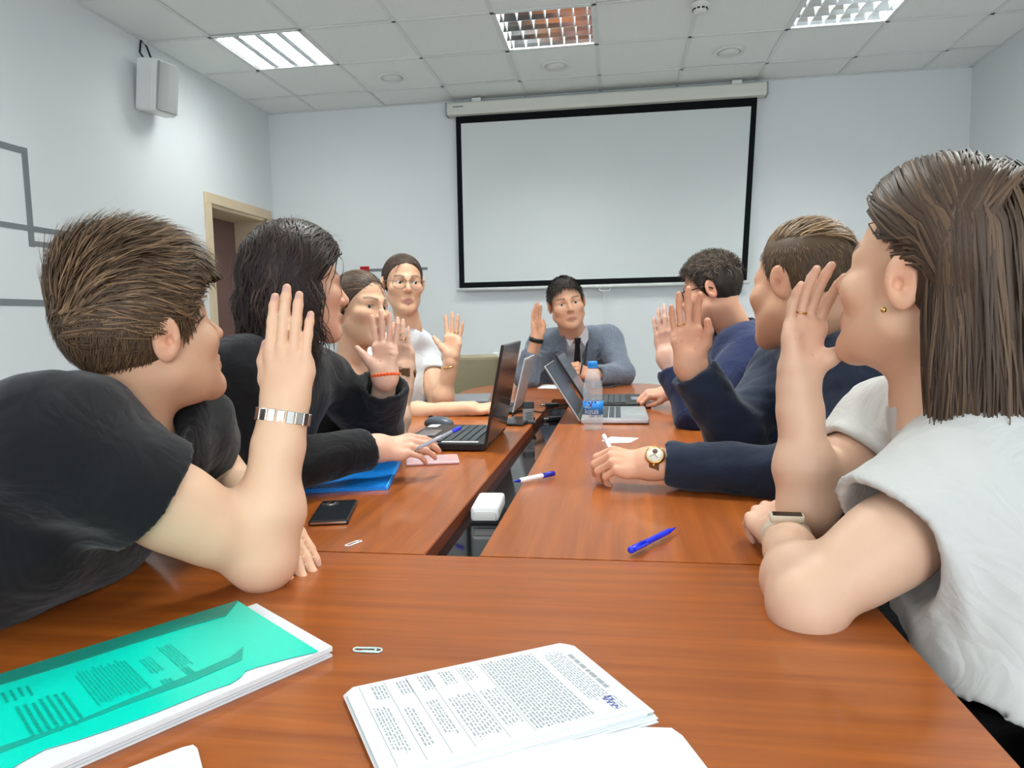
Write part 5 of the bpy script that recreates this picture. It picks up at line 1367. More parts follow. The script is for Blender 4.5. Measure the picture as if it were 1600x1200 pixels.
# ===== C: young woman with tied-back hair and a V-neck =============================================================================
def person_c():
    tone = S('d8b096')[:3]
    ps = Pose((0.8544, -0.4384, 0.0155), (-0.0505, 0.1351, 0.9921), pos=(-0.7946, 2.1187, 1.1331), scale=.98)
    nb = vec(*(-0.8351, 2.1164, 0.9543)); shR, shL = vec(*(-0.8956, 2.0010, 0.9043)), vec(*(-0.7772, 2.2611, 0.8879)); hips = vec(-.98, 2.0, .55)
    elR, wrR = vec(*(-0.6407, 1.9240, 0.7541)), vec(*(-0.6149, 1.9856, 0.9380)); elL = shL + vec(.0, .04, -.26); wrL = vec(-.84, 2.16, .64)
    hR = dict(wrist=wrR, fdir=(-0.1296, 0.1233, 0.9937), dorsal=(-0.4173, -0.9133, 0.1384), side=1, scale=.88, thumb=.6, splay=.25)
    hL = dict(wrist=wrL, fdir=(0.8350, -0.1869, -0.0883), dorsal=(0.0064, 0.0932, 0.9956), side=-1, scale=.86, thumb=.4, splay=.2)
    head, eyes = head_part(ps, nb, S('d2a485')[:3], fem=True, h=.0034, chest=chest_nodes(shL, shR, hips, .075, .066, .10, (0.0341, -0.0251, 0.0021)), brow=(.06, .035, .022), gaze=(.35, 0), lips=(.40, .12, .11))
    aR = arm_part(hR, elR, shR, tone, .0032, r=(.040, .038, .0225)); aL = arm_part(hL, elL, shL, tone, .0045, r=(.040, .038, .0225))
    o = body_object([head, aR, aL], 'young woman with tied-back hair and black V-neck top, brown watch strap', eyes)
    t = [('+', n, k) for n, k in torso_nodes(nb, shL, shR, hips, .008, .90)]
    fr = nv(vec(*(0.7239, -0.6565, -0.0436))); m_ = mid(shL, shR)
    rc = [short_sleeve(t, shR, elR, .70, .058, .060)]; t += rc
    t.append(crew_cut(nb, ps, .066)); lat = nv(shR - shL)
    for q in (0, 1):   # deep V
        t.append(('-', Cone(nb + fr * .08, m_ + fr * .12 + vec(0, 0, -.20), .085, .012), .006))
    cloth('v_neck_top', t, M_top_black, o, .0075, warp(21, .005, 46, .002, 95), .012)
    trousers_and_shoes(o, hips, (1, 0), M_trouser2, M_shoe)
    w = empty('wristwatch'); w.parent = o; ring_band('strap', wrR, wrR - elR, (0.9889, 0.1473, -0.0201), .028, .024, .020, M_strap_brown, w, 30)
    box('case', wrR + vec(*(0.0083, -0.0280, 0.0026)), (.026, .008, .026), M_strap_brown, w, .003)
    hn, nl = hand_nodes(**hR); finger_ring('ring', mid(hn.f[2].seg[1].a, hn.f[2].seg[1].b, .45), hn.f[2].seg[1].d, .0094, M_gold, o)
    base = vec(*S('4b3a2d')[:3]); mask = lambda p: (p[:, 2] > 1.1 * (p[:, 1] - .066) + .056) & (p[:, 2] > -.06)
    parts = [cap_part(ps, (.005, .005, .005, 0, -.006, 0), [(Half((0, .066, .054), (0, -.74, .67)), .006), (Half((0, 0, -.066), (0, .3, 1)), .01)] + EAR_CUT, base * .75, extra=[(Ell((0, -.118, .045), (.034, .034, .034)), .02)])]
    rt_ = scalp_roots(2600, mask, 22); n = len(rt_)
    def f(p): return vec(0, -.115, .035) - p
    P_, N_ = grow(rt_, f, np.linalg.norm(rt_ - vec(0, -.115, .035), axis=1) * .95, 9, .002, .008, 23, .03)
    parts.append(ribbons(P_, N_, np.random.RandomState(24).uniform(.002, .004, n), shade(base, n, 25, .16, S('78604a')[:3], .2), ps))
    hair_object('hair', parts, o)
    bm = bm_new(); bmesh.ops.create_icosphere(bm, subdivisions=2, radius=.0045, matrix=Matrix.Translation(ps.w((.083, .0, -.040)))); link('earring', bm_mesh(bm, 'earring'), M_pearl, o, True)
    tube('necklace', [nb + fr * .05 + lat * .06 + vec(0, 0, .0), nb + fr * .075 + lat * .03 + vec(0, 0, -.05), nb + fr * .085 + vec(0, 0, -.085), nb + fr * .075 - lat * .03 + vec(0, 0, -.05), nb + fr * .05 - lat * .06], .0012, M_gold, o, 5)
    chair('brown chair of the woman in the V-neck top', (hips[0], hips[1], hips[2] - .125), math.radians(-90), M_chair_brown)

# ===== D: woman with glasses and a white T-shirt ===================================================================================
def person_d():
    tone = S('dcb192')[:3]
    ps = Pose((0.4740, -0.8713, 0.0183), (-0.0233, 0.0888, 0.9962), pos=(-0.8587, 2.7793, 1.2421), scale=1.0)
    nb = vec(*(-0.8487, 2.8146, 1.0595)); shR, shL = vec(*(-0.9467, 2.6887, 0.9559)), vec(*(-0.8190, 2.9308, 0.9499)); hips = vec(-.95, 2.78, .56)
    elR, wrR = vec(*(-0.8162, 2.5057, 0.7411)), vec(*(-0.5382, 2.4891, 0.7670)); elL, wrL = vec(*(-0.7151, 2.7623, 0.7163)), vec(*(-0.6532, 2.7312, 0.9372))
    hR = dict(wrist=wrR, fdir=(0.9964, 0.0999, 0.0044), dorsal=(-0.0338, -0.3247, 0.9346), side=1, scale=.86, curl=[(.9, 1.1, .6)] * 4, thumb=.9, splay=.0)
    hL = dict(wrist=wrL, fdir=(0.0657, 0.1021, 0.9944), dorsal=(0.0987, 1.0215, -0.0963), side=-1, scale=.98, tpts=T_OUT, splay=.7, curl=[(.0, .06, .05), (.0, .06, .05), (.02, .08, .05), (.05, .08, .05)])
    head, eyes = head_part(ps, nb, S('d8a888')[:3], fem=True, h=.0034, chest=chest_nodes(shL, shR, hips), brow=(.05, .03, .022), lips=(.44, .17, .15), gaze=(-.3, 0), neck_r=.049)
    aR = arm_part(hR, elR, shR, tone, .0034, r=(.041, .040, .023)); aL = arm_part(hL, elL, shL, tone, .0034, r=(.044, .041, .023))
    o = body_object([head, aR, aL], 'woman with round glasses in white T-shirt, open palm raised beside the wall', eyes)
    t = [('+', n, k) for n, k in torso_nodes(nb, shL, shR, hips, .012, .92)]
    rc = [short_sleeve(t, shR, elR, .32, .062, .064), short_sleeve(t, shL, elL, .36, .062, .066)]
    t += rc; t.append(crew_cut(nb, ps, .056)); cloth('t_shirt', t, M_tee_white2, o, .0075, warp(31, .007, 44, .002, 95), .016)
    trousers_and_shoes(o, hips, (1, .1), M_trouser2, M_shoe)
    glasses(ps, o, M_frame_metal, .026, True)
    tube('bracelet', [wrL + (np.asarray(wrL - elL) * -.16) + .030 * (math.cos(a) * vec(*(0.9898, 0.1613, 0.1292)) + math.sin(a) * vec(*(-0.1482, 0.9894, -0.0415))) for a in [k * 2 * math.pi / 16 for k in range(17)]], .0035, M_gold, o, 6)
    hn, nl = hand_nodes(**hL); finger_ring('ring', mid(hn.f[2].seg[1].a, hn.f[2].seg[1].b, .4), hn.f[2].seg[1].d, .0102, M_gold, o)
    base = vec(*S('47372c')[:3]); mask = lambda p: (p[:, 2] > 1.25 * (p[:, 1] - .060) + .062) & (p[:, 2] > -.06)
    parts = [cap_part(ps, (.007, .007, .006, 0, -.007, 0), [(Half((0, .060, .060), (0, -.78, .62)), .006), (Half((0, 0, -.075), (0, .3, 1)), .01)] + EAR_CUT, base * .75, extra=[(Ell((0, -.11, -.01), (.036, .036, .036)), .02)])]
    rt_ = scalp_roots(2600, mask, 32); n = len(rt_)
    def f(p):
        d = vec(0, -.115, -.01) - p; d = d / np.linalg.norm(d, axis=1)[:, None]; d[:, 0] += np.where(p[:, 0] > 0, .9, -.9) * (p[:, 2] > .07) * (p[:, 1] > -.03); return d
    P_, N_ = grow(rt_, f, np.linalg.norm(rt_ - vec(0, -.115, -.01), axis=1) * 1.0, 10, .003, .011, 33, .05)
    parts.append(ribbons(P_, N_, np.random.RandomState(34).uniform(.002, .004, n), shade(base, n, 35, .16, S('5d4736')[:3], .15), ps))
    lo = scalp_roots(60, lambda p: (p[:, 2] > .08) & (p[:, 1] > .045) & (np.abs(p[:, 0]) < .03), 36); L = .10
    P_, N_ = grow(lo, lambda p: np.stack([np.where(p[:, 0] > 0, .8, -.8), p[:, 0] * 0 + .2, p[:, 0] * 0 - .9], 1), L, 9, .008, .014, 37, .15)
    parts.append(ribbons(P_, N_, np.full(len(lo), .0016), shade(base, len(lo), 38, .15), ps))
    hair_object('hair', parts, o)
    chair('brown chair of the woman with round glasses', (hips[0], hips[1], hips[2] - .125), math.radians(-86), M_chair_brown)

# ===== E: chairman in a grey blazer at the far end =================================================================================
def person_e():
    tone = S('d3a283')[:3]
    ps = Pose((0.2072, -0.9852, -0.0095), (-0.1840, 0.0146, 1.0042), pos=(-0.2554, 3.6248, 1.1647), scale=1.06)
    nb = vec(*(-0.2304, 3.7754, 0.9963)); shR, shL = vec(*(-0.4092, 3.8259, 0.9560)), vec(*(-0.0480, 3.8817, 0.9696)); hips = vec(*(-0.2515, 4.0365, 0.5604)); hips[2] = .56
    elR, wrR = vec(*(-0.4654, 3.5790, 0.7937)), vec(*(-0.4073, 3.5646, 0.9816)); elL, wrL = vec(*(0.0258, 3.6732, 0.7920)), vec(*(-0.1219, 3.4493, 0.8080))
    hR = dict(wrist=wrR, fdir=(0.0019, 0.1228, 0.9929), dorsal=(-0.8382, 0.5296, -0.0442), side=1, scale=1.02, splay=.15, tpts=T_UP)
    hL = dict(wrist=wrL, fdir=(-0.7863, -0.4372, 0.3975), dorsal=(0.3198, -0.7117, 0.5668), side=-1, scale=1.0, curl=[(1.0, 1.1, .6)] * 4, thumb=1.0, splay=0)
    head, eyes = head_part(ps, nb, S('d0a083')[:3], h=.0036, chest=chest_nodes(shL, shR, hips), brow=(.06, .04, .03), lips=(.40, .17, .14), wide=1.07, jaw=1.05, neck_r=.062)
    aR = arm_part(hR, tone=tone, h=.0036, wrist_len=.10, r=(.04, .04, .027), toward=elR); aL = arm_part(hL, tone=tone, h=.0036, wrist_len=.06, r=(.04, .04, .027), toward=elL)
    o = body_object([head, aR, aL], 'man in grey-blue blazer and dark tie at the far end of the table', eyes)
    t = [('+', n, k) for n, k in torso_nodes(nb, shL, shR, hips, .018, 1.08)]
    rc = [long_sleeve(t, shR, elR, wrR, mid(elR, wrR, .66), (.076, .066, .054)), long_sleeve(t, shL, elL, wrL, mid(elL, wrL, .86), (.076, .064, .047))]
    t += rc
    fr = nv(vec(*(0.1485, -0.9847, 0.0913))); m_ = mid(shL, shR); lat = nv(shL - shR); dn = nv(hips - m_); fr = nv(fr - dn * (fr @ dn))
    Vn = ('-', Cone(nb + fr * .10 + vec(0, 0, .03), m_ + fr * .15 + dn * .34, .085, .03), .006)
    t.append(('-', Chain([nb + vec(0, 0, .03), nb + vec(0, 0, .15)], [.066, .085], .01), .004)); t.append(Vn)
    cloth('blazer', t, M_blazer, o, .008, warp(41, .0075, 40, .002, 90), .018)
    s = [('+', n, k) for n, k in torso_nodes(nb, shL, shR, hips, .004, 1.05)] + [('+', Chain([nb + dn * .02, nb + nv(ps.pos - nb) * .055], [.066, .064], .01), .01), ('-', Half(nb + nv(ps.pos - nb) * .06, nv(nb - ps.pos)), 0)]
    cloth('shirt', s[:-1], M_shirt, o, .009)
    # lapels, collar, tie
    P = lambda a, d, f_: m_ + lat * a + dn * (d - .075) + fr * (f_ + .026)
    def strip(name, pts, th, m):
        bm = bm_new(); a = [bm.verts.new(p) for p in pts]; b = [bm.verts.new(p + fr * th) for p in pts]; n = len(pts)
        bm.faces.new(a); bm.faces.new(b[::-1])
        for i in range(n): bm.faces.new((a[i], b[i], b[(i + 1) % n], a[(i + 1) % n]))
        return link(name, bm_mesh(bm, name), m, o)
    for sg in (-1, 1):
        strip('lapel', [P(sg * .062, -.045, .085), P(sg * .095, .02, .105), P(sg * .118, .055, .108), P(sg * .092, .065, .118), P(sg * .110, .080, .116), P(sg * .030, .30, .135), P(sg * .012, .30, .135), P(sg * .050, .10, .122)], .006, M_blazer)
        strip('shirt_collar', [P(sg * .006, -.012, .100), P(sg * .050, -.055, .070), P(sg * .068, -.015, .088), P(sg * .040, .035, .112)], .007, M_shirt)
    strip('tie_knot', [P(-.017, -.012, .112), P(.017, -.012, .112), P(.012, .022, .118), P(-.012, .022, .118)], .012, M_tie)
    strip('tie', [P(-.012, .020, .114), P(.012, .020, .114), P(.028, .30, .142), P(0, .34, .142), P(-.028, .30, .142)], .006, M_tie)
    strip('breast_pocket', [P(.095, .12, .112), P(.155, .105, .098), P(.157, .116, .098), P(.097, .132, .112)], .005, M_blazer)
    bm = bm_new(); bmesh.ops.create_icosphere(bm, subdivisions=1, radius=.006, matrix=Matrix.Translation(P(.088, .05, .122))); link('lapel_pin', bm_mesh(bm, 'lapel_pin'), M_steel, o)
    ring_band('watch_strap', wrR, wrR - elR, (0.5314, 0.8343, -0.0815), .0335, .0290, .022, M_strap_black, o, 30, .006)
    trousers_and_shoes(o, hips, (-.1, -1), M_trouser2, M_shoe)
    a = wrL + nv(vec(*(-0.7863, -0.4372, 0.3975))) * .075; pen_held('black pen held upright in the fist of the man in grey', a + vec(*(0.0043, -0.0323, -0.0271)), a + vec(*(0.0282, -0.0081, 0.0860)), M_black_plastic, M_black_plastic)
    base = vec(*S('35302c')[:3]); mask = lambda p: scalp_short(p, 0, .052, .055)
    parts = [cap_part(ps, (.010, .008, .010), [(Half((0, .054, .054), (0, -.80, .60)), .006), (Half((0, 0, -.062), (0, .25, 1)), .01)] + EAR_CUT, base * .8)]
    rt_ = scalp_roots(3000, mask, 42); n = len(rt_)
    def f(p): d = np.tile(vec(.15, .8, .0), (len(p), 1)); d[:, 2] -= 1.2 * (p[:, 2] < .06); d[:, 1] *= (p[:, 2] > .05); return d
    P_, N_ = grow(rt_, f, np.where(rt_[:, 2] > .06, .034, .018), 6, .008, .018, 43, .35)
    parts.append(ribbons(P_, N_, np.random.RandomState(44).uniform(.0022, .0045, n), shade(base, n, 45, .2, S('4c423b')[:3], .2), ps))
    hair_object('hair', parts, o)
    chair('dark chair of the man at the far end', (hips[0], hips[1], hips[2] - .125), math.radians(176), M_chair_dark, .66, .36)

# ===== F: man in a navy suit, third on the right ===================================================================================
def person_f():
    tone = S('d9a68c')[:3]
    ps = Pose((-0.9336, 0.2690, -0.1799), (-0.0925, 0.0785, 0.9976), ear=(0.3103, 2.4314, 1.1743), ear_side=-1, scale=1.0)
    nb = vec(*(0.4142, 2.5551, 1.0248)); shL, shR = vec(*(0.4326, 2.3886, 0.9525)), vec(*(0.3460, 2.7015, 0.9631)); hips = vec(.72, 2.42, .56)
    elL, wrL = vec(*(0.2433, 2.2222, 0.7802)), vec(*(0.1594, 2.3068, 0.9520)); elR, wrR = vec(*(0.2966, 2.7776, 0.7690)), vec(*(0.1978, 2.7250, 0.8000))
    hL = dict(wrist=wrL, fdir=(-0.1000, 0.1278, 0.9931), dorsal=(-0.3676, -0.9013, 0.1872), side=-1, scale=.93, splay=.3, tpts=T_UP)
    hR = dict(wrist=wrR, fdir=(-0.9748, -0.2569, -0.0902), dorsal=(-0.0338, -0.3247, 0.9346), side=1, scale=.95, curl=[(.7, .9, .5)] * 4, thumb=.6, splay=.1)
    head, eyes = head_part(ps, nb, S('d8a184')[:3], h=.0034, chest=chest_nodes(shL, shR, hips), stubble=.35, brow=(.05, .035, .025))
    aL = arm_part(hL, tone=S('d0a894')[:3], h=.0034, wrist_len=.08, r=(.04, .04, .026), toward=elL); aR = arm_part(hR, tone=tone, h=.0038, wrist_len=.10, r=(.04, .04, .026), toward=elR)
    o = body_object([head, aL, aR], 'man in navy suit jacket with dark glasses, third on the right side', eyes)
    t = [('+', n, k) for n, k in torso_nodes(nb, shL, shR, hips, .020, 1.08)]
    rc = [long_sleeve(t, shL, elL, wrL, mid(elL, wrL, .80), (.078, .064, .056)), long_sleeve(t, shR, elR, wrR, mid(elR, wrR, .35), (.074, .06, .050))]
    t += rc; t.append(crew_cut(nb, ps, .064)); cloth('suit_jacket', t, M_navy, o, .008, warp(51, .009, 36, .0022, 90), .02)
    u = nv(ps.w((0, -.02, -.05)) - nb)
    cloth('shirt_cuff', [('+', Inter(Cone(wrR, mid(elR, wrR, .1), .038, .044), Half(mid(elR, wrR, .78), wrR - elR)), 0)], M_shirt, o, .006)
    trousers_and_shoes(o, hips, (-1, .2), M_trouser2, M_shoe)
    glasses(ps, o, M_frame_black, .023, False, False)
    base = vec(*S('33281f')[:3]); mask = lambda p: scalp_short(p, 0, .054, .058)
    parts = [cap_part(ps, (.010, .008, .016), [(Half((0, .056, .056), (0, -.84, .54)), .006), (Half((0, 0, -.062), (0, .25, 1)), .01)] + EAR_CUT, base * .75, disp=(lambda w: (lambda P: .003 * w(P)))(wave_noise(52, 120, 5)), dmax=.004)]
    rt_ = scalp_roots(4200, mask, 53); n = len(rt_)
    def f(p): d = np.tile(vec(.0, .8, .0), (len(p), 1)); d[:, 2] -= 1.3 * (p[:, 2] < .055); d[:, 1] *= (p[:, 2] > .05); return d
    tall = rt_[:, 2] > .055
    P_, N_ = grow(rt_, f, np.where(tall, .042, .016), 8, np.where(tall, .012, .005)[:, None][:, 0].mean(), .022, 54, .45, 1.2, 160)
    parts.append(ribbons(P_[tall], N_[tall], np.random.RandomState(55).uniform(.002, .004, tall.sum()), shade(base, tall.sum(), 56, .22, S('5c4a38')[:3], .25), ps))
    sh_ = rt_[~tall]; P_, N_ = grow(sh_, f, .016, 5, .004, .009, 57, .2)
    parts.append(ribbons(P_, N_, np.random.RandomState(58).uniform(.0014, .0026, len(sh_)), shade(base, len(sh_), 59, .2, S('5c4a38')[:3], .25), ps))
    hair_object('hair', parts, o)
    chair('dark chair of the man in the navy suit', (hips[0], hips[1], hips[2] - .125), math.radians(86), M_chair_dark)

# ===== G: man in a navy quilted sweater, second on the right =======================================================================
def person_g():
    tone = S('d8a587')[:3]
    ps = Pose((-0.6403, 0.7623, -0.0472), (0.0232, 0.1159, 0.9934), ear=(0.3258, 1.4972, 1.1510), ear_side=-1, scale=1.05)
    nb = vec(*(0.4543, 1.6374, 1.0294)); shL, shR = vec(*(0.4820, 1.4831, 0.9633)), vec(*(0.4134, 1.7962, 0.9467)); hips = vec(.74, 1.30, .56)
    elR, wrR = vec(*(0.2617, 1.6193, 0.8195)), vec(*(0.1596, 1.5880, 0.9761)); elL, wrL = vec(*(0.3569, 1.3763, 0.7814)), vec(*(0.0731, 1.4257, 0.7903))
    hR = dict(wrist=wrR, fdir=(-0.0955, 0.0982, 0.9958), dorsal=(-0.1980, 0.9773, -0.0903), side=1, scale=.93, splay=.45, tpts=[(.018, -.006, .020), (.038, -.016, .048), (.044, -.030, .076), (.040, -.040, .100)], curl=[(.25, .25, .15), (.15, .2, .1), (.15, .2, .1), (.2, .22, .12)])
    hL = dict(wrist=wrL, fdir=(-1.0064, -0.0245, 0.0589), dorsal=(-0.0470, -0.5922, 0.8091), side=-1, scale=.93, curl=[(.65, .8, .5), (.75, .9, .5), (.8, .9, .5), (.85, .9, .5)], tpts=[(.018, -.006, .020), (.032, -.020, .048), (.032, -.032, .078), (.022, -.036, .10)], splay=.05)
    head, eyes = head_part(ps, nb, S('cf9f80')[:3], h=.003, chest=chest_nodes(shL, shR, hips), brow=(.16, .09, .05), neck_r=.060)
    aR = arm_part(hR, tone=tone, h=.0026, wrist_len=.06, r=(.04, .04, .027), toward=elR); aL = arm_part(hL, tone=tone, h=.0028, wrist_len=.08, r=(.04, .04, .027), toward=elL)
    o = body_object([head, aR, aL], 'man in navy quilted sweater with gold watch, raised palm toward us', eyes)
    t = [('+', n, k) for n, k in torso_nodes(nb, shL, shR, hips, .020, 1.12)]
    rc = [long_sleeve(t, shR, elR, wrR, mid(elR, wrR, .93), (.072, .060, .047)), long_sleeve(t, shL, elL, wrL, mid(elL, wrL, .92), (.074, .060, .043))]
    t += rc; t.append(crew_cut(nb, ps, .062))
    WG = warp(61, .008, 40, .003, 90)
    def quilt(P):
        a = (P[:, 1] + P[:, 2]) * 62; b = (P[:, 1] - P[:, 2]) * 62
        return WG(P), (.0012 - .0024 * np.sqrt(np.abs(np.sin(a) * np.sin(b)))).astype(F4)
    cloth('sweater', t, M_knit, o, .0055, quilt, .02)
    trousers_and_shoes(o, hips, (-1, .2), M_trouser, M_shoe)
    w = empty('wristwatch'); w.parent = o; ax = nv(wrL - elL); pw = wrL - ax * .004
    ring_band('strap', pw, ax, (-0.0382, 0.3887, 0.9682), .0285, .034, .019, M_strap_brown, w, 36, .003)
    n_ = nv(vec(*(0.0773, -0.7734, 0.6244))); n_ = nv(n_ - ax * (n_ @ ax)); Mw = mtx(pw + n_ * .029, ax, np.cross(n_, ax), n_)
    lathe('case', [(0, .0), (.0195, 0), (.0205, .003), (.0195, .008), (.0170, .010), (.0165, .0085), (0, .0085)], M_gold, w, 32, Mw)
    lathe('dial', [(0, .0092), (.0163, .0092), (.0163, .0085)], mat('watch_dial', 'e6dfcf', .3), w, 32, Mw)
    lathe('subdial', [(0, .0098), (.0052, .0098), (.0052, .0092)], M_strap_brown, w, 20, Mw @ Matrix.Translation((.0, -.007, 0)))
    for a in (0.6, 2.2): box('hand', (.005 * math.cos(a), .005 * math.sin(a), .0102), (.011, .0009, .0005), M_black_plastic, w, 0, a, Mw)
    tube('crown', [pw + n_ * .034 + np.cross(n_, ax) * .019, pw + n_ * .034 + np.cross(n_, ax) * .024], .003, M_gold, w, 8)
    hn, nl = hand_nodes(**hR); finger_ring('ring', mid(hn.f[2].seg[1].a, hn.f[2].seg[1].b, .25), hn.f[2].seg[1].d, .0102, M_gold, o)
    a = wrL + vec(*(-0.0870, 0.0072, -0.0001)); pen_held('white pen in the fist with the gold watch', a + vec(*(0.0197, 0.0020, -0.0104)), a + vec(*(-0.0160, 0.0329, 0.0523)), M_white_pen, M_white_pen)
    base = vec(*S('5c4733')[:3])
    mask = lambda p: (p[:, 2] > 1.9 * (p[:, 1] - .034) + .045 - 18 * np.clip(np.abs(p[:, 0]) - .02, 0, .03) * (p[:, 2] > .085)) & (p[:, 2] > -.062) & ~((np.abs(p[:, 1] + .008) < .022) & (p[:, 2] < .028))
    parts = [cap_part(ps, (.005, .006, .006), [(Half((0, .036, .045), (0, -.88, .47)), .006), (Half((0, 0, -.062), (0, .25, 1)), .01)] + EAR_CUT, base * .8)]
    rt_ = scalp_roots(5200, mask, 63); n = len(rt_); tall = rt_[:, 2] > .075
    def f(p): d = np.tile(vec(.8, -.4, .0), (len(p), 1)); d[:, 2] -= 1.4 * (p[:, 2] < .07); d[:, 0] *= (p[:, 2] > .05); return d
    P_, N_ = grow(rt_[tall], f, .055, 8, .005, .014, 64, .14)
    parts.append(ribbons(P_, N_, np.random.RandomState(65).uniform(.002, .004, tall.sum()), shade(base * 1.15, tall.sum(), 66, .16, S('a58560')[:3], .35), ps))
    P_, N_ = grow(rt_[~tall], f, .020, 5, .003, .007, 67, .14)
    parts.append(ribbons(P_, N_, np.random.RandomState(68).uniform(.0014, .0028, (~tall).sum()), shade(base * .85, (~tall).sum(), 69, .16, S('6f573c')[:3], .2), ps))
    hair_object('hair', parts, o)
    chair('dark chair of the man in the quilted sweater', (hips[0], hips[1], hips[2] - .125), math.radians(84), M_chair_dark)

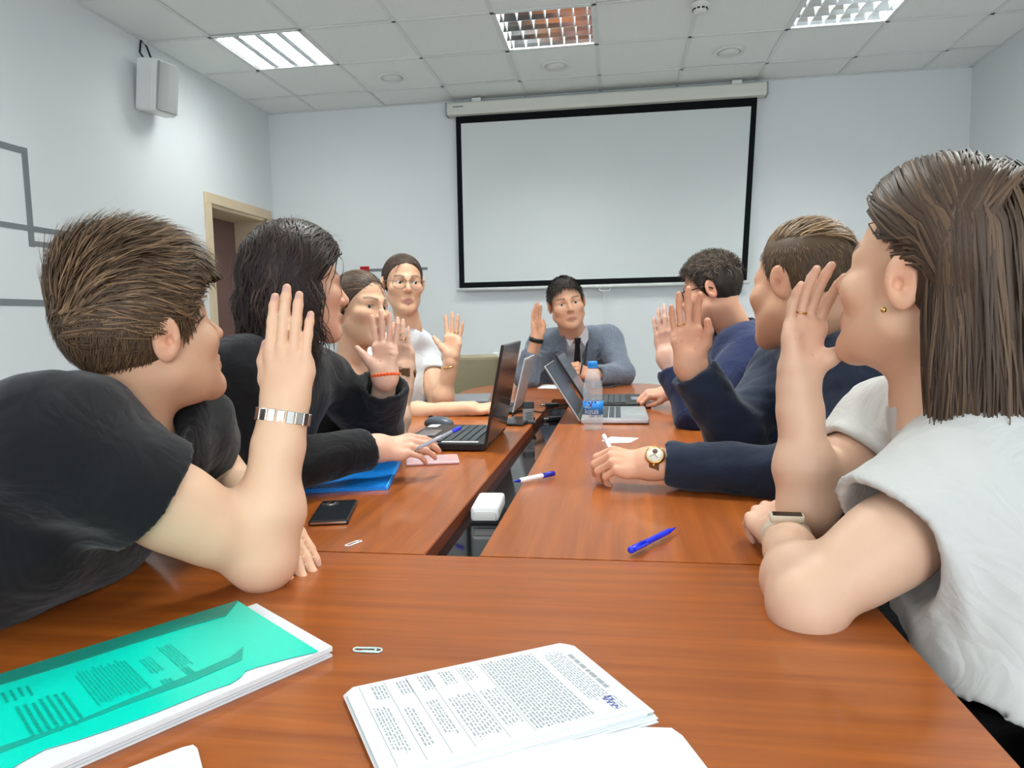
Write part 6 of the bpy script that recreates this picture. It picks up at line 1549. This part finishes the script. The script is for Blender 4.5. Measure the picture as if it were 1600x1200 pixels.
# ===== H: woman with long brown hair, near right ===================================================================================
def person_h():
    tone = S('d6b095')[:3]
    ps = Pose((-0.6327, 0.7471, 0.2153), (0.1073, -0.1736, 1.0200), ear=(0.3410, 0.9180, 1.1220), ear_side=-1, scale=1.08)
    nb = vec(*(0.4257, 1.0189, 0.9774)); shL, shR = vec(*(0.4314, 0.8902, 0.8947)), vec(*(0.4307, 1.1866, 0.9155)); hips = vec(.58, .76, .53)
    elR, wrR = vec(*(0.2734, 1.0513, 0.8078)), vec(*(0.2599, 1.0665, 0.9938)); elL, wrL = vec(*(0.2138, 0.8143, 0.7586)), vec(*(0.2323, 1.0016, 0.7765))
    hR = dict(wrist=wrR, fdir=(0.1448, 0.1139, 0.9928), dorsal=(-0.3876, 0.9098, 0.0378), side=1, scale=.92, splay=.55, tpts=[(.018, -.006, .016), (.038, -.018, .036), (.056, -.032, .054), (.062, -.040, .080)], curl=[(.30, .25, .15), (.25, .25, .15), (.25, .25, .15), (.25, .3, .15)])
    hL = dict(wrist=wrL, fdir=(-0.2455, 0.9979, 0.2094), dorsal=(-0.1963, -0.2390, 1.0280), side=-1, scale=.84, curl=[(.7, 1.1, .6), (.8, 1.1, .6), (.9, 1.1, .6), (.95, 1.1, .6)], tpts=[(.018, -.006, .016), (.042, -.014, .034), (.064, -.022, .052), (.084, -.024, .064)], splay=.1)
    head, eyes = head_part(ps, nb, S('d9ae90')[:3], fem=True, h=.0026, chest=chest_nodes(shL, shR, hips), lips=(.55, .22, .19), cheek=.08, neck_r=.048)
    aR = arm_part(hR, elR, shR + nv(elR - shR) * .05, tone, .0026, r=(.042, .041, .0235)); aL = arm_part(hL, elL, shL + nv(elL - shL) * .05, tone, .0026, r=(.044, .043, .025))
    o = body_object([head, aR, aL], 'woman with long brown hair and white T-shirt at near right, beige wrist band', eyes)
    t = [('+', n, k) for n, k in torso_nodes(nb, shL, shR, hips, .012, .98, top=.085)]
    rc = [short_sleeve(t, shR, elR, .54, .060, .070), short_sleeve(t, shL, elL, .52, .070, .087)]
    t.append(('+', Slab((.46, .91, .80), (.45, .84, .60), (.2, 1, 0), .06, .10, .10, .125), .06)); t += rc; t.append(crew_cut(nb, ps, .058)); t.append(('&', Half((0, 0, .665), (.1, 0, -1)), .006))
    cloth('t_shirt', t, M_tee_white, o, .006, warp(73, .0075, 42, .0020, 100), .02)
    trousers_and_shoes(o, hips, (-1, .25), M_trouser, M_shoe, rise=.17, waist_r=.115)
    w = empty('fitness_band'); w.parent = o; ax = nv(wrL - elL); pw = wrL - ax * .008
    ring_band('strap', pw, ax, (0.9889, 0.1473, -0.0201), .031, .027, .016, M_strap_beige, w, 40, .0035)
    n_ = nv(vec(*(-0.0412, -0.2754, 0.9300))); n_ = nv(n_ - ax * (n_ @ ax)); Mw = mtx(pw + n_ * .027, np.cross(ax, n_), ax, n_)
    box('case', (0, 0, .004), (.046, .019, .010), M_strap_beige, w, .004, 0, Mw, 3); box('display', (0, 0, .0093), (.038, .013, .001), M_dark_glass, w, .0, 0, Mw)
    hn, nl = hand_nodes(**hR); finger_ring('ring', mid(hn.f[2].seg[1].a, hn.f[2].seg[1].b, .3), hn.f[2].seg[1].d, .0096, M_gold, o)
    bm = bm_new(); bmesh.ops.create_icosphere(bm, subdivisions=2, radius=.0036, matrix=Matrix.Translation(ps.w((-.086, -.004, -.038)))); link('earring', bm_mesh(bm, 'earring'), M_gold, o, True)
    base = vec(*S('46362a')[:3])
    mask = lambda p: (p[:, 2] > 1.0 * (p[:, 1] - .050) + .060) & (p[:, 2] > -.055) & ~((p[:, 1] > -.03) & (p[:, 2] < .012))
    parts = [cap_part(ps, (.012, .014, .018), [(Half((0, .058, .055), (0, -.71, .71)), .006), (Half((0, -.02, -.02), (0, -1, .35)), .01)] + EAR_CUT, base * .7)]
    rt_ = scalp_roots(5200, mask, 71); n = len(rt_); g = ps.ld((0, 0, -1))
    def f(p):
        d = np.tile(vec(0, -.75, -.35), (len(p), 1)); sgn = np.where(p[:, 0] > .005, 1, -1); d[:, 0] += sgn * .9 * (p[:, 2] > .085); d[:, 2] -= .55 * (p[:, 2] < .08) * (p[:, 1] < -.02); d[:, 2] += .55 * (p[:, 2] < .045) * (p[:, 1] > -.03); d[:, 1] += .5 * (p[:, 1] < -.05) ; return d
    back = ps.ld(vec(*(0.3610, -0.0469, 0.0021)))
    def free(p, s): return ((p[:, 2] < .005) & (p[:, 1] < -.026)) | (p[:, 1] < -.085), g + back * .22 * (s < .75)
    L = np.random.RandomState(72).uniform(.30, .40, n)
    P_, N_ = grow(rt_, f, L, 24, .011 + .010 * np.clip((rt_[:, 2] - .05) / .05, 0, 1), .022, 73, .05, .06, 30, free, ps)
    parts.append(ribbons(P_, N_, np.random.RandomState(74).uniform(.002, .0048, n), shade(base, n, 75, .10, S('5e4936')[:3], .3), ps))
    hair_object('hair', parts, o)
    chair('dark chair of the woman with long brown hair', (hips[0] + .02, hips[1], hips[2] - .125), math.radians(80), M_chair_dark)
for _p in (person_a, person_b, person_c, person_d, person_e, person_f, person_g, person_h):
    _t = time.time(); _p(); print(_p.__name__, round(time.time() - _t, 2))

# ===== empty chair and bag near the far end ========================================================================================
cb = (-0.9115, 4.1468, 0.7425)
t = empty('armchair', (cb[0], cb[1], 0), math.radians(190)); tag(t, 'empty beige leather chair near the far wall', 'chair')
bm = bm_new(); add_box(bm, (0, 0, .68), (.42, .07, .40), .03, seg=3); link('backrest', bm_mesh(bm, 'backrest'), M_leather_beige, t)
bm = bm_new(); add_box(bm, (0, .24, .45), (.44, .46, .09), .035, seg=3); link('seat', bm_mesh(bm, 'seat'), M_leather_beige, t)
for sx in (-1, 1):
    for sy in (.05, .42): tube('leg', [(sx * .19, sy, .42), (sx * .20, sy, .006)], .013, M_chrome, t)
t = empty('handbag', (-0.8194, 3.1851, 0.6263)); tag(t, 'black glossy handbag hanging behind the raised elbow of the woman with glasses', 'bag')
v, q = Field([('+', Slab((0, 0, .03), (0, 0, .12), (1, 0, 0), .05, .03, .035, .025), 0)]).mesh(.008); link('body', np_mesh('body', relax(v, q, 2), q), mat('bag_leather', '1a1714', .25), t)
tube('strap', [(-.04, 0, .12), (-.02, 0, .18), (.02, 0, .18), (.04, 0, .12)], .006, M_strap_black, t)
